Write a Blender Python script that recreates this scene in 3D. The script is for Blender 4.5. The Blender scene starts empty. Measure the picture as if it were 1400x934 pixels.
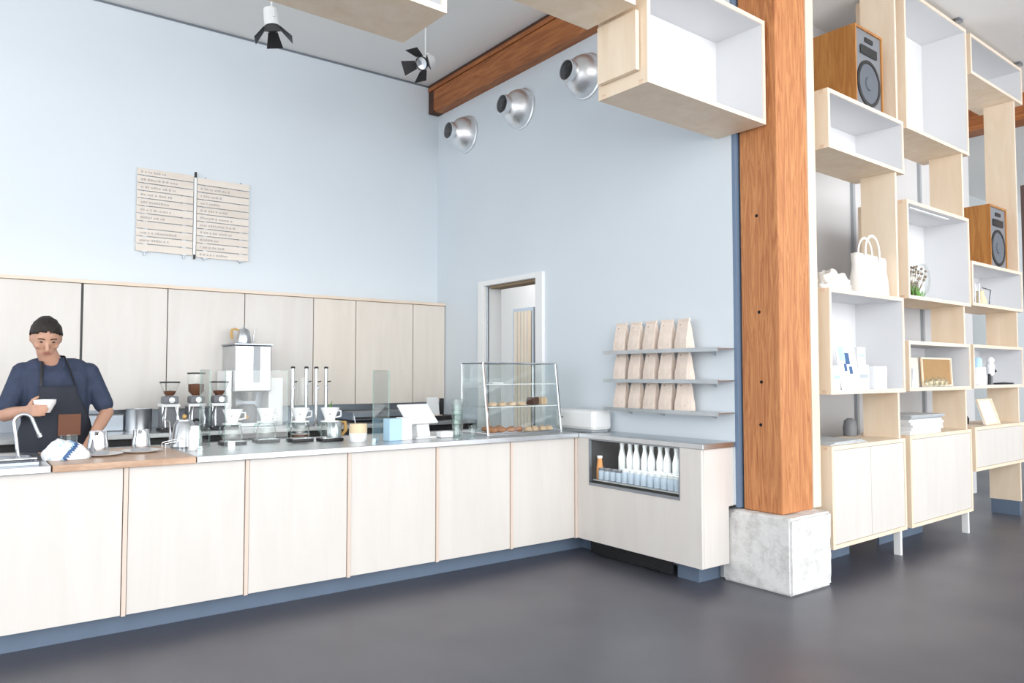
import bpy, bmesh, math, random
from mathutils import Vector, Matrix, noise
random.seed(7)
C = bpy.context.scene.collection
PI = math.pi
SROT = math.radians(1.9)          # the shelving run stands very slightly off the axis of the counters

# ------------------------------------------------------------------ materials
def base(name):
    m = bpy.data.materials.new(name); m.use_nodes = True
    nt = m.node_tree; b = nt.nodes['Principled BSDF']
    return m, nt, b

def mat(name, col, rough=0.5, metal=0.0, trans=0.0, ior=1.45, var=0.0, vscale=4.0, bump=0.0, bscale=40.0, emit=0.0, alpha=1.0, spec=None):
    m, nt, b = base(name)
    b.inputs['Base Color'].default_value = (*col, 1)
    b.inputs['Roughness'].default_value = rough
    b.inputs['Metallic'].default_value = metal
    b.inputs['Transmission Weight'].default_value = trans
    b.inputs['IOR'].default_value = ior
    b.inputs['Alpha'].default_value = alpha
    if spec is not None: b.inputs['Specular IOR Level'].default_value = spec
    if emit:
        b.inputs['Emission Color'].default_value = (*col, 1); b.inputs['Emission Strength'].default_value = emit
    tc = nt.nodes.new('ShaderNodeTexCoord')
    if var:
        n = nt.nodes.new('ShaderNodeTexNoise'); n.inputs['Scale'].default_value = vscale; n.inputs['Detail'].default_value = 5
        r = nt.nodes.new('ShaderNodeMapRange'); r.inputs[1].default_value = .3; r.inputs[2].default_value = .7
        r.inputs[3].default_value = 1-var; r.inputs[4].default_value = 1+var
        mx = nt.nodes.new('ShaderNodeMix'); mx.data_type = 'RGBA'; mx.blend_type = 'MULTIPLY'; mx.inputs[0].default_value = 1
        mx.inputs[6].default_value = (*col, 1)
        nt.links.new(tc.outputs['Object'], n.inputs['Vector']); nt.links.new(n.outputs['Fac'], r.inputs[0])
        nt.links.new(r.outputs[0], mx.inputs[7]); nt.links.new(mx.outputs[2], b.inputs['Base Color'])
    if bump:
        n2 = nt.nodes.new('ShaderNodeTexNoise'); n2.inputs['Scale'].default_value = bscale; n2.inputs['Detail'].default_value = 6
        bp = nt.nodes.new('ShaderNodeBump'); bp.inputs['Strength'].default_value = bump; bp.inputs['Distance'].default_value = .01
        nt.links.new(tc.outputs['Object'], n2.inputs['Vector']); nt.links.new(n2.outputs['Fac'], bp.inputs['Height'])
        nt.links.new(bp.outputs[0], b.inputs['Normal'])
    return m

def wood(name, c1, c2, stretch=(14, 14, 1.2), rough=0.45, scale=1.5, c3=None, bump=0.05, dist=1.5):
    m, nt, b = base(name)
    b.inputs['Roughness'].default_value = rough
    tc = nt.nodes.new('ShaderNodeTexCoord'); oi = nt.nodes.new('ShaderNodeObjectInfo')
    mp = nt.nodes.new('ShaderNodeMapping'); mp.inputs['Scale'].default_value = stretch
    ad = nt.nodes.new('ShaderNodeVectorMath'); ad.operation = 'MULTIPLY_ADD'
    ad.inputs[1].default_value = (17, 13, 11)
    nt.links.new(oi.outputs['Random'], ad.inputs[0]); nt.links.new(tc.outputs['Object'], ad.inputs[2])
    nt.links.new(ad.outputs[0], mp.inputs['Vector'])
    n = nt.nodes.new('ShaderNodeTexNoise'); n.inputs['Scale'].default_value = scale; n.inputs['Detail'].default_value = 7
    n.inputs['Roughness'].default_value = .62; n.inputs['Distortion'].default_value = dist
    nt.links.new(mp.outputs[0], n.inputs['Vector'])
    cr = nt.nodes.new('ShaderNodeValToRGB')
    cr.color_ramp.elements[0].position = .34; cr.color_ramp.elements[0].color = (*c1, 1)
    cr.color_ramp.elements[1].position = .64; cr.color_ramp.elements[1].color = (*c2, 1)
    if c3:
        e = cr.color_ramp.elements.new(.22); e.color = (*c3, 1)
    nt.links.new(n.outputs['Fac'], cr.inputs[0]); nt.links.new(cr.outputs[0], b.inputs['Base Color'])
    bp = nt.nodes.new('ShaderNodeBump'); bp.inputs['Strength'].default_value = bump; bp.inputs['Distance'].default_value = .01
    nt.links.new(n.outputs['Fac'], bp.inputs['Height']); nt.links.new(bp.outputs[0], b.inputs['Normal'])
    return m

def glassmat(name, col=(1, 1, 1), mixf=0.12, rough=0.02):
    """thin clear sheet: mostly see-through, part mirror"""
    m = bpy.data.materials.new(name); m.use_nodes = True; nt = m.node_tree; nt.nodes.clear()
    o = nt.nodes.new('ShaderNodeOutputMaterial'); t = nt.nodes.new('ShaderNodeBsdfTransparent'); t.inputs[0].default_value = (*col, 1)
    g = nt.nodes.new('ShaderNodeBsdfGlossy'); g.inputs['Roughness'].default_value = rough
    lw = nt.nodes.new('ShaderNodeLayerWeight'); lw.inputs[0].default_value = mixf
    ml = nt.nodes.new('ShaderNodeMath'); ml.operation = 'MULTIPLY_ADD'; ml.inputs[1].default_value = .45; ml.inputs[2].default_value = .03
    mx = nt.nodes.new('ShaderNodeMixShader')
    nt.links.new(lw.outputs['Fresnel'], ml.inputs[0]); nt.links.new(ml.outputs[0], mx.inputs[0])
    nt.links.new(t.outputs[0], mx.inputs[1]); nt.links.new(g.outputs[0], mx.inputs[2]); nt.links.new(mx.outputs[0], o.inputs[0])
    return m

M = {}
M['wall'] = mat('pale_blue_paint', (.68, .74, .79), .55, var=.015, vscale=1.2)
M['wall_dark'] = mat('slate_blue', (.16, .23, .34), .5)
M['ceiling'] = mat('ceiling_white', (.86, .85, .83), .8)
M['kick'] = mat('kick_blue_grey', (.12, .165, .235), .45, var=.06, vscale=6)
M['ply'] = wood('birch_plywood', (.79, .64, .475), (.86, .735, .585), (5, 5, .8), .5, 1.4, bump=.02, dist=.6)
M['plyx'] = wood('birch_plywood_long', (.74, .61, .49), (.80, .69, .58), (.8, 5, 5), .5, 1.4, bump=.02, dist=.6)
M['edge'] = wood('plywood_edge', (.66, .46, .33), (.84, .66, .50), (2, 2, 60), .6, 2, bump=.02, dist=.2)
M['panel'] = wood('washed_birch_panel', (.66, .625, .59), (.70, .67, .635), (5, 5, .7), .42, 1.3, bump=.01, dist=.8)
M['seam'] = mat('seam_strip', (.70, .58, .50), .5)
M['white'] = mat('white_laminate', (.71, .715, .73), .45)
M['oak'] = wood('butcher_block', (.40, .24, .15), (.62, .42, .29), (3, 30, 10), .35, 1.5, bump=.02, dist=.4)
M['timber'] = wood('douglas_fir', (.37, .125, .04), (.60, .265, .10), (11, 11, .9), .6, 1.6, c3=(.20, .065, .02), bump=.35, dist=3.0)
M['beam'] = wood('old_fir_beam', (.25, .07, .018), (.46, .17, .05), (9, .8, 9), .55, 1.7, c3=(.09, .025, .01), bump=.3, dist=2)
M['beamdark'] = mat('dark_timber', (.07, .03, .018), .7)
M['walnut'] = wood('speaker_veneer', (.34, .13, .03), (.50, .23, .06), (12, 12, 1), .4, 1.6, bump=.04)
M['steel'] = mat('brushed_steel', (.58, .60, .62), .30, 1, var=.06, vscale=9)
M['steeld'] = mat('dark_steel', (.30, .33, .37), .33, 1)
M['chrome'] = mat('chrome', (.70, .71, .73), .10, 1)
M['alu'] = mat('spun_aluminium', (.86, .87, .88), .38, 1)
M['black'] = mat('black_plastic', (.018, .018, .02), .4)
M['hole'] = mat('dark_hollow', (.006, .006, .007), .9)
M['grey'] = mat('grey_plastic', (.20, .21, .23), .5)
M['midgrey'] = mat('mid_grey_paint', (.42, .45, .48), .5)
M['ceramic'] = mat('white_ceramic', (.86, .86, .86), .15)
M['whitep'] = mat('white_plastic', (.85, .86, .86), .3)
M['glass'] = glassmat('clear_glass', (.985, 1, .995), .12)
M['glassg'] = glassmat('glass_edge', (.80, .90, .88), .25)
M['pane'] = glassmat('window_glass', (.95, .97, .97), .12)
M['coffee'] = mat('coffee', (.10, .035, .012), .2)
M['kraft'] = mat('kraft_paper', (.80, .68, .59), .75, var=.05, vscale=20, bump=.3, bscale=25)
M['kraftd'] = mat('kraft_board', (.38, .23, .10), .8, var=.05, vscale=12)
M['paper'] = mat('white_paper', (.84, .85, .86), .7)
M['paperg'] = mat('newsprint', (.55, .58, .60), .8, var=.08, vscale=30)
M['canvas'] = mat('cotton_canvas', (.84, .81, .77), .9, bump=.3, bscale=90)
M['bluec'] = mat('pale_blue_card', (.45, .66, .82), .6)
M['inkb'] = mat('navy_ink', (.05, .12, .28), .6)
M['ink'] = mat('grey_ink', (.46, .43, .42), .7)
M['skin'] = mat('skin', (.52, .29, .20), .5, var=.05, vscale=12)
M['denim'] = mat('navy_denim', (.035, .048, .088), .85, var=.12, vscale=18, bump=.3, bscale=60)
M['apron'] = mat('charcoal_apron', (.028, .032, .045), .85)
M['brown'] = mat('brown_leather', (.16, .06, .03), .6)
M['hair'] = mat('dark_hair', (.018, .012, .010), .6, bump=.6, bscale=120)
M['lip'] = mat('lip', (.33, .12, .10), .5)
M['tan'] = mat('golden_wood', (.55, .33, .10), .5)
M['leaf'] = mat('leaf_green', (.16, .36, .07), .6, var=.3, vscale=30)
M['twig'] = mat('dried_twig', (.30, .22, .14), .8)
M['pastry'] = mat('baked_crust', (.45, .19, .08), .5, var=.3, vscale=25, bump=.4, bscale=50)
M['pastryl'] = mat('pale_bun', (.74, .52, .34), .6, var=.15, vscale=25, bump=.3, bscale=50)
M['cake'] = mat('chocolate_cake', (.10, .045, .03), .7)
M['milk'] = mat('milk_white', (.84, .85, .86), .35)
M['orange'] = mat('orange_juice', (.75, .30, .08), .4)
M['cream'] = mat('cream_foam', (.74, .60, .40), .6)
M['panelwarm'] = wood('pale_warm_panel', (.70, .64, .57), (.76, .70, .63), (5, 5, .7), .45, 1.3, bump=.01, dist=.8)
M['slat'] = wood('menu_slat', (.70, .63, .56), (.78, .72, .65), (.8, 5, 5), .5, 1.4, bump=.01, dist=.6)
M['jarblue'] = mat('blue_white_jar', (.52, .60, .70), .3)
M['cone'] = mat('speaker_cone', (.12, .135, .16), .6)
M['farbrown'] = mat('brown_wall_paint', (.15, .10, .09), .8)
M['fargrey'] = mat('grey_green_paint', (.55, .59, .60), .8)

def floor_mat():
    m, nt, b = base('polished_dark_concrete')
    tc = nt.nodes.new('ShaderNodeTexCoord')
    n = nt.nodes.new('ShaderNodeTexNoise'); n.inputs['Scale'].default_value = .8; n.inputs['Detail'].default_value = 6
    cr = nt.nodes.new('ShaderNodeValToRGB')
    cr.color_ramp.elements[0].position = .3; cr.color_ramp.elements[0].color = (.055, .056, .078, 1)
    cr.color_ramp.elements[1].position = .7; cr.color_ramp.elements[1].color = (.090, .090, .108, 1)
    r = nt.nodes.new('ShaderNodeMapRange'); r.inputs[3].default_value = .30; r.inputs[4].default_value = .46
    n2 = nt.nodes.new('ShaderNodeTexNoise'); n2.inputs['Scale'].default_value = 1.7; n2.inputs['Detail'].default_value = 5
    for t in (n, n2): nt.links.new(tc.outputs['Object'], t.inputs['Vector'])
    nt.links.new(n.outputs['Fac'], cr.inputs[0]); nt.links.new(cr.outputs[0], b.inputs['Base Color'])
    nt.links.new(n2.outputs['Fac'], r.inputs[0]); nt.links.new(r.outputs[0], b.inputs['Roughness'])
    b.inputs['Specular IOR Level'].default_value = .95
    return m
M['floor'] = floor_mat()

def concrete_mat():
    m, nt, b = base('rough_white_concrete')
    tc = nt.nodes.new('ShaderNodeTexCoord')
    n = nt.nodes.new('ShaderNodeTexNoise'); n.inputs['Scale'].default_value = 9; n.inputs['Detail'].default_value = 9; n.inputs['Roughness'].default_value = .7
    cr = nt.nodes.new('ShaderNodeValToRGB')
    cr.color_ramp.elements[0].position = .30; cr.color_ramp.elements[0].color = (.50, .49, .48, 1)
    cr.color_ramp.elements[1].position = .52; cr.color_ramp.elements[1].color = (.70, .70, .69, 1)
    v = nt.nodes.new('ShaderNodeTexVoronoi'); v.inputs['Scale'].default_value = 38
    r = nt.nodes.new('ShaderNodeMapRange'); r.inputs[1].default_value = .0; r.inputs[2].default_value = .18; r.inputs[3].default_value = .75; r.inputs[4].default_value = 1
    mx = nt.nodes.new('ShaderNodeMix'); mx.data_type = 'RGBA'; mx.blend_type = 'MULTIPLY'; mx.inputs[0].default_value = 1
    nt.links.new(tc.outputs['Object'], n.inputs['Vector']); nt.links.new(tc.outputs['Object'], v.inputs['Vector'])
    nt.links.new(n.outputs['Fac'], cr.inputs[0]); nt.links.new(v.outputs['Distance'], r.inputs[0])
    nt.links.new(cr.outputs[0], mx.inputs[6]); nt.links.new(r.outputs[0], mx.inputs[7]); nt.links.new(mx.outputs[2], b.inputs['Base Color'])
    bp = nt.nodes.new('ShaderNodeBump'); bp.inputs['Strength'].default_value = .6; bp.inputs['Distance'].default_value = .02
    nt.links.new(n.outputs['Fac'], bp.inputs['Height']); nt.links.new(bp.outputs[0], b.inputs['Normal'])
    b.inputs['Roughness'].default_value = .9
    return m
M['concrete'] = concrete_mat()

# ------------------------------------------------------------------ mesh helpers
class MB:
    def __init__(s): s.bm = bmesh.new(); s.mi = 0
    def _fin(s, faces, mi):
        for f in faces: f.material_index = s.mi if mi is None else mi
    def box(s, x0, x1, y0, y1, z0, z1, mi=None, rot=None):
        vs = [s.bm.verts.new((x, y, z)) for z in (z0, z1) for x, y in ((x0, y0), (x1, y0), (x1, y1), (x0, y1))]
        if rot is not None:
            c = Vector(((x0+x1)/2, (y0+y1)/2, (z0+z1)/2))
            for v in vs: v.co = rot @ (v.co-c) + c
        q = [(3, 2, 1, 0), (4, 5, 6, 7), (0, 1, 5, 4), (1, 2, 6, 5), (2, 3, 7, 6), (3, 0, 4, 7)]
        s._fin([s.bm.faces.new([vs[i] for i in f]) for f in q], mi); return s
    def hexa(s, bot, top, mi=None):
        vs = [s.bm.verts.new(p) for p in list(bot)+list(top)]
        q = [(3, 2, 1, 0), (4, 5, 6, 7), (0, 1, 5, 4), (1, 2, 6, 5), (2, 3, 7, 6), (3, 0, 4, 7)]
        s._fin([s.bm.faces.new([vs[i] for i in f]) for f in q], mi); return s
    def lathe(s, prof, seg=24, at=(0, 0, 0), axis=None, mi=None, sx=1, sy=1, cap=True):
        rot = Vector((0, 0, 1)).rotation_difference(Vector(axis)).to_matrix() if axis is not None else Matrix.Identity(3)
        rings = []
        for r, z in prof:
            if r < 1e-6: rings.append([s.bm.verts.new(rot @ Vector((0, 0, z)) + Vector(at))])
            else: rings.append([s.bm.verts.new(rot @ Vector((r*math.cos(2*PI*k/seg)*sx, r*math.sin(2*PI*k/seg)*sy, z)) + Vector(at)) for k in range(seg)])
        fs = []
        for a, b in zip(rings, rings[1:]):
            for k in range(seg):
                k2 = (k+1) % seg
                if len(a) == 1 and len(b) == 1: continue
                if len(a) == 1: fs.append(s.bm.faces.new((a[0], b[k], b[k2])))
                elif len(b) == 1: fs.append(s.bm.faces.new((a[k], a[k2], b[0])))
                else: fs.append(s.bm.faces.new((a[k], a[k2], b[k2], b[k])))
        if cap:
            if len(rings[0]) > 1: fs.append(s.bm.faces.new(rings[0][::-1]))
            if len(rings[-1]) > 1: fs.append(s.bm.faces.new(rings[-1]))
        s._fin(fs, mi); return s
    def cyl(s, p0, p1, r, r1=None, seg=16, mi=None):
        p0, p1 = Vector(p0), Vector(p1); d = p1-p0
        return s.lathe([(r, 0), (r if r1 is None else r1, d.length)], seg, p0, d, mi)
    def tube(s, pts, r, seg=8, mi=None, flat=None):
        pts = [Vector(p) for p in pts]; rings = []; n = len(pts); prev = None
        for i, p in enumerate(pts):
            t = (pts[min(i+1, n-1)] - pts[max(i-1, 0)]).normalized()
            if prev is None:
                u = t.cross(Vector((0, 0, 1)))
                if u.length < 1e-3: u = t.cross(Vector((0, 1, 0)))
            else: u = prev - t*prev.dot(t)
            u.normalize(); w = t.cross(u); prev = u
            rr = r[i] if isinstance(r, (list, tuple)) else r
            rings.append([s.bm.verts.new(p + u*rr*math.cos(2*PI*k/seg) + w*rr*(flat or 1)*math.sin(2*PI*k/seg)) for k in range(seg)])
        fs = []
        for a, b in zip(rings, rings[1:]):
            for k in range(seg): fs.append(s.bm.faces.new((a[k], a[(k+1) % seg], b[(k+1) % seg], b[k])))
        fs.append(s.bm.faces.new(rings[0][::-1])); fs.append(s.bm.faces.new(rings[-1]))
        s._fin(fs, mi); return s
    def prism(s, poly, z0, z1, axis='z', mi=None):
        f = {'z': lambda a, b, c: (a, b, c), 'y': lambda a, b, c: (a, c, b), 'x': lambda a, b, c: (c, a, b)}[axis]
        A = [s.bm.verts.new(f(a, b, z0)) for a, b in poly]; B = [s.bm.verts.new(f(a, b, z1)) for a, b in poly]
        n = len(poly); fs = [s.bm.faces.new(A[::-1]), s.bm.faces.new(B)]
        for k in range(n): fs.append(s.bm.faces.new((A[k], A[(k+1) % n], B[(k+1) % n], B[k])))
        s._fin(fs, mi); return s
    def ball(s, c, r, sc=(1, 1, 1), sub=2, mi=None, rot=None):
        g = bmesh.ops.create_icosphere(s.bm, subdivisions=sub, radius=r)['verts']
        R = rot or Matrix.Identity(3)
        for v in g: v.co = R @ Vector((v.co.x*sc[0], v.co.y*sc[1], v.co.z*sc[2])) + Vector(c)
        s._fin({f for v in g for f in v.link_faces}, mi); return s
    def cone2(s, a, b, ra, rb, mi=None):                       # tapered capsule
        t = bmesh.new(); a, b = Vector(a), Vector(b)
        for c, r in ((a, ra), (b, rb)):
            for v in bmesh.ops.create_icosphere(t, subdivisions=2, radius=r)['verts']: v.co += c
        bmesh.ops.delete(t, geom=t.faces[:], context='FACES_ONLY')
        bmesh.ops.convex_hull(t, input=t.verts)
        bmesh.ops.delete(t, geom=[v for v in t.verts if not v.link_faces], context='VERTS')
        mp = {v: s.bm.verts.new(v.co) for v in t.verts}
        s._fin([s.bm.faces.new([mp[v] for v in f.verts]) for f in t.faces], mi); t.free(); return s
    def build(s, name, mats, parent=None, smooth=False, bevel=0, recalc=True, remesh=0, solid=0, sub=0):
        if recalc: bmesh.ops.recalc_face_normals(s.bm, faces=s.bm.faces)
        me = bpy.data.meshes.new(name); s.bm.to_mesh(me); s.bm.free()
        if not isinstance(mats, (list, tuple)): mats = [mats]
        for m in mats: me.materials.append(M[m] if isinstance(m, str) else m)
        o = bpy.data.objects.new(name, me); C.objects.link(o)
        if remesh:
            md = o.modifiers.new('r', 'REMESH'); md.mode = 'VOXEL'; md.voxel_size = remesh
            md = o.modifiers.new('s', 'SMOOTH'); md.factor = .5; md.iterations = 4
            dg = bpy.context.evaluated_depsgraph_get(); ne = bpy.data.meshes.new_from_object(o.evaluated_get(dg))
            o.modifiers.clear(); o.data = ne; me = ne
            if not me.materials: me.materials.append(M[mats[0]])
            smooth = True
        if solid: md = o.modifiers.new('t', 'SOLIDIFY'); md.thickness = solid; md.offset = 0
        if bevel: md = o.modifiers.new('b', 'BEVEL'); md.width = bevel; md.segments = 2; md.limit_method = 'ANGLE'; md.angle_limit = .6
        if sub: md = o.modifiers.new('u', 'SUBSURF'); md.levels = sub; md.render_levels = sub
        if smooth:
            for p in me.polygons: p.use_smooth = True
            if smooth != 'all':
                me.set_sharp_from_angle(angle=math.radians(42))
        if parent: o.parent = parent
        return o

def thing(name, label, cat, loc=(0, 0, 0), rz=0, group=None):
    o = bpy.data.objects.new(name, None); C.objects.link(o); o.empty_display_size = .1
    o.location = loc; o.rotation_euler = (0, 0, rz); tag(o, label, cat, group); return o
def tag(o, label, cat, group=None):
    o['label'] = label; o['category'] = cat
    if group: o['group'] = group
    return o
def place(o, loc, rz=0): o.location = loc; o.rotation_euler = (0, 0, rz); return o
def struct(o): o['kind'] = 'structure'; return o
def dup(root, loc, rz=None, label=None):
    r = root.copy(); C.objects.link(r); r.location = loc
    if rz is not None: r.rotation_euler = (0, 0, rz)
    if label: r['label'] = label
    for ch in list(root.children):
        c = ch.copy(); C.objects.link(c); c.parent = r
        for g in list(ch.children):
            d = g.copy(); C.objects.link(d); d.parent = c
    return r
def S(x, y, z):                                            # shelving run -> room coordinates
    return (x*math.cos(SROT)-y*math.sin(SROT), x*math.sin(SROT)+y*math.cos(SROT), z)
ORD = ['first', 'second', 'third', 'fourth', 'fifth', 'sixth', 'seventh', 'eighth', 'ninth', 'tenth', 'eleventh', 'twelfth', 'thirteenth', 'fourteenth']

# ------------------------------------------------------------------ room shell
CEIL = 4.515; XW = 4.217; YB = 7.016
struct(MB().box(-6, 20, -6, 14, -.1, 0).build('floor', 'floor'))
struct(MB().box(-6, 20, -1.5, 14, CEIL, CEIL+.15).build('ceiling', 'ceiling'))
struct(MB().box(-6, XW+.18, YB, YB+.2, 0, CEIL).build('wall_back', 'wall'))
w = MB()
w.box(XW, XW+.18, 3.27, 5.26, 0, .50); w.box(XW, XW+.18, 3.16, 5.26, .50, CEIL); w.box(XW, XW+.18, 6.10, YB, 0, CEIL); w.box(XW, XW+.18, 5.26, 6.10, 2.25, CEIL)
struct(w.build('wall_right', 'wall'))
struct(MB().box(XW+.002, XW+.18, 3.135, 3.159, .485, CEIL).build('wall_end_strip', 'wall_dark'))  # separate darker blue strip over the end face of the wall
struct(MB().box(-6, XW-.001, YB-.006, YB, CEIL-.022, CEIL-.004).build('shadow_gap_strip', 'steeld'))  # dark strip put in for the shadow gap below the ceiling
# room seen through the doorway
w = MB(); w.box(5.6, 5.75, 3.9, 9.5, 0, 3.0); w.box(XW+.18, 5.75, 9.5, 9.65, 0, 3.0); w.box(XW+.18, 5.6, 3.86, 3.9, 0, 3.0)
struct(w.build('wall_hallway', 'ceiling'))
w = MB(); w.box(XW+.18, 5.75, 3.86, 9.65, 3.0, 3.05)
struct(w.build('ceiling_hallway', 'ceiling'))
L = bpy.data.lights.new('hallway_fill', 'AREA'); L.energy = 9; L.size = .8; o = bpy.data.objects.new('hallway_fill', L); C.objects.link(o); o.location = (5.0, 6.6, 2.95)  # added fill under the hallway ceiling to brighten it, no fixture there
w = MB(); w.box(5.575, 5.6, 7.05, 7.46, .02, 2.18, 0); w.box(5.565, 5.58, 7.09, 7.42, .05, 2.14, 1)
for k in range(4): w.box(5.562, 5.566, 7.09+.066*(k+1), 7.094+.066*(k+1), .05, 2.14, 0)
struct(w.build('door_1', ['steeld', 'ply']))
# doorway frame
w = MB()
for y0, y1 in ((5.17, 5.27), (6.09, 6.19)): w.box(XW-.03, XW+.19, y0, y1, 0, 2.29)
w.box(XW-.03, XW+.19, 5.27, 6.09, 2.24, 2.29)
w.box(XW+.02, XW+.16, 5.30, 6.05, 2.215, 2.24, 1)
w.box(XW+.01, XW+.03, 6.075, 6.09, 0, 2.24, 2)
struct(w.build('trim_3', ['whitep', 'twig', 'steeld'], bevel=.004))
# wall behind the shelving run, and the darker space past its end
w = MB(); w.box(0, 5.1, 0, .15, 0, CEIL)
for xx in (2.30, 3.74): w.box(xx-.02, xx+.02, -.03, 0, 0, CEIL, 1)
o = struct(place(w.build('wall_shelving', ['white', 'midgrey']), S(4.60, 3.5, 0), SROT))
o = struct(place(MB().box(0, 8, 0, .15, 0, CEIL).build('wall_far', 'fargrey'), S(9.5, 5.2, 0), SROT))
o = struct(place(MB().box(0, .3, -3.5, 0, 0, 4.0).build('wall_end', 'farbrown'), S(12.0, 3.68, 0), SROT))
o = place(MB().box(0, .28, -.7, 2.15, -.30, 0, 0).build('roof_beam', 'beam'), S(9.6, 2.95, CEIL-.001), SROT); tag(o, 'dark timber beam seen past the far end of the shelving', 'beam')

# ------------------------------------------------------------------ timber post, concrete block, beam
def rough_block():
    bm = bmesh.new(); bmesh.ops.create_cube(bm, size=1)
    for v in bm.verts: v.co = Vector(((v.co.x+.5)*.465, (v.co.y+.5)*.52, (v.co.z+.5)*.475))
    bmesh.ops.bevel(bm, geom=bm.edges[:], offset=.014, segments=2, affect='EDGES')
    bmesh.ops.subdivide_edges(bm, edges=[e for e in bm.edges if e.calc_length() > .1], cuts=26, use_grid_fill=True)
    c = Vector((.23, .26, .24))
    for v in bm.verts:
        n = noise.fractal(v.co*9, 1, 2, 5)*.006 + noise.fractal(v.co*3, 1, 2, 2)*.006
        if v.co.z > .01: v.co += (v.co-c).normalized()*n
        else: v.co.z = max(v.co.z, 0)
    # broken corner on the top left
    for v in bm.verts:
        d = (v.co-Vector((0, .52, .475))).length
        if d < .1: v.co += (c-v.co).normalized()*(.1-d)*.35
    m = MB(); m.bm.free(); m.bm = bm; return m
blk = rough_block().build('concrete_block', 'concrete', smooth=True)
place(blk, (4.175, 2.725, 0)); tag(blk, 'rough whitewashed concrete block footing under the tall timber post', 'footing')
post = thing('timber_post', 'tall reddish timber post standing on a concrete block', 'post', (4.25, 2.83, .476))
m = MB(); m.box(0, .345, 0, .29, 0, CEIL-.476)
m.build('timber', 'timber', post, bevel=.008)
for zz, yy in ((2.42-.476, .16), (1.78-.476, .15), (1.32-.476, .14), (1.04-.476, .15)):
    MB().cyl((-.002, yy, zz), (.004, yy, zz), .011, seg=12).build('bolt_hole', 'hole', post)
up = thing('shelf_upright', 'tall narrow plywood upright fixed beside the timber post', 'upright', (4.605, 2.845, .482))
MB().box(.0, .022, .02, .25, 0, CEIL-.482).build('back_layer', 'edge', up)
MB().box(.024, .115, 0, .27, 0, CEIL-.482).build('front_layer', 'ply', up, bevel=.002)

bt = thing('ceiling_beam', 'orange brown timber beam along the ceiling above the metal vents', 'beam', (4.09, 3.3, 4.2))
m = MB(); m.prism([(0, .025), (.025, 0), (.127, 0), (.127, .23), (0, .23)], 0, 3.60, 'y')
m.build('timber', 'beam', bt)
MB().box(-.012, .127, 0, 3.70, .235, .275).build('upper_board', 'beam', bt)
MB().box(.0, .127, 0, 3.70, .278, .312).build('dark_gap', 'beamdark', bt)  # solid dark brown strip between the upper board and the ceiling
MB().box(.004, .127, 3.60, 3.712, .0, .233).build('end_bracket', 'beamdark', bt)

# ------------------------------------------------------------------ duct nozzles on the right wall
def nozzle(loc, label):
    t = thing('air_vent', label, 'vent', loc, 0, 'spun metal air vents on the blue wall')
    m = MB(); m.lathe([(.170, 0), (.192, .004), (.192, .014), (.180, .020), (.178, .045), (.166, .085), (.142, .125), (.110, .155), (.086, .170), (.080, .178), (.080, .195), (.090, .200), (.090, .235), (.080, .235), (.076, .19), (.068, .12)], 40, axis=(-1, 0, 0), cap=False)
    m.build('bell', 'alu', t, smooth=True)
    MB().lathe([(0, .122), (.07, .122)], 32, axis=(-1, 0, 0), cap=False).build('duct_opening', 'hole', t)
    MB().lathe([(.0755, .17), (.0765, .230)], 32, axis=(-1, 0, 0), cap=False).build('inner_sleeve', 'grey', t, smooth=True)
    return t
n1 = nozzle((XW, 6.43, 3.85), 'round metal air vent nearest the corner on the blue wall')
dup(n1, (XW, 5.50, 3.85), label='round metal air vent in the middle of the three on the blue wall')
dup(n1, (XW, 4.60, 3.87), label='round metal air vent partly hidden by the hanging plywood box')

# ------------------------------------------------------------------ counters
YC = 4.38; ZT = .92
xs = [-1.15, -.51, .13, .754, 1.381, 2.009, 2.646, 3.267, 3.885]
for i in range(2, 8):
    a, b = xs[i], xs[i+1]
    which = ['', 'plywood counter cabinet at the left edge, under the sink', 'plywood counter cabinet under the wooden worktop and folded cloth', 'plywood counter cabinet under the pitchers and steel kettle',
             'plywood counter cabinet under the first coffee drippers', 'plywood counter cabinet under the brown jar and blue box', 'plywood counter cabinet below the white tablet stand', 'plywood counter cabinet below the pastry case, in the corner']
    which[2] = 'whitewashed plywood counter cabinet at the left edge, under tap and folded towel'; which[3] = 'whitewashed plywood counter cabinet under the right pitcher and steel kettle'
    t = thing('counter_cabinet', which[i], 'cabinet', (a, YC, .12), 0, 'plywood cabinets along the long counter')
    MB().box(0.004, b-a-.004, .03, .72, 0, .765).build('body', 'ply', t)
    MB().box(.006, b-a-.022, 0, .022, 0, .765).build('front_panel', 'panel', t, bevel=.0015)
    MB().box(b-a-.018, b-a+.002, -.008, .03, -.004, .765).build('edge_strip', 'seam', t)
# worktops
def slab(name, x0, x1, y0, y1, mt, label, z0=.885, z1=ZT):
    o = MB().box(0, x1-x0, 0, y1-y0, 0, z1-z0).build(name, mt, bevel=.003); place(o, (x0, y0, z0)); return tag(o, label, 'worktop')
slab('steel_worktop', -1.2, .405, 4.345, 5.15, 'steel', 'steel sink worktop at the left end of the counter')
slab('wooden_worktop', .412, 1.085, 4.345, 5.15, 'oak', 'reddish butcher block section of worktop under the steel pitchers')
slab('steel_worktop', 1.09, 3.878, 4.345, 5.15, 'steel', 'long steel worktop carrying the drippers, tablet and pastry case')
struct(MB().box(-2, 4.05, 4.50, 4.52, 0, .12).build('baseboard_counter', 'kick'))
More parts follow.
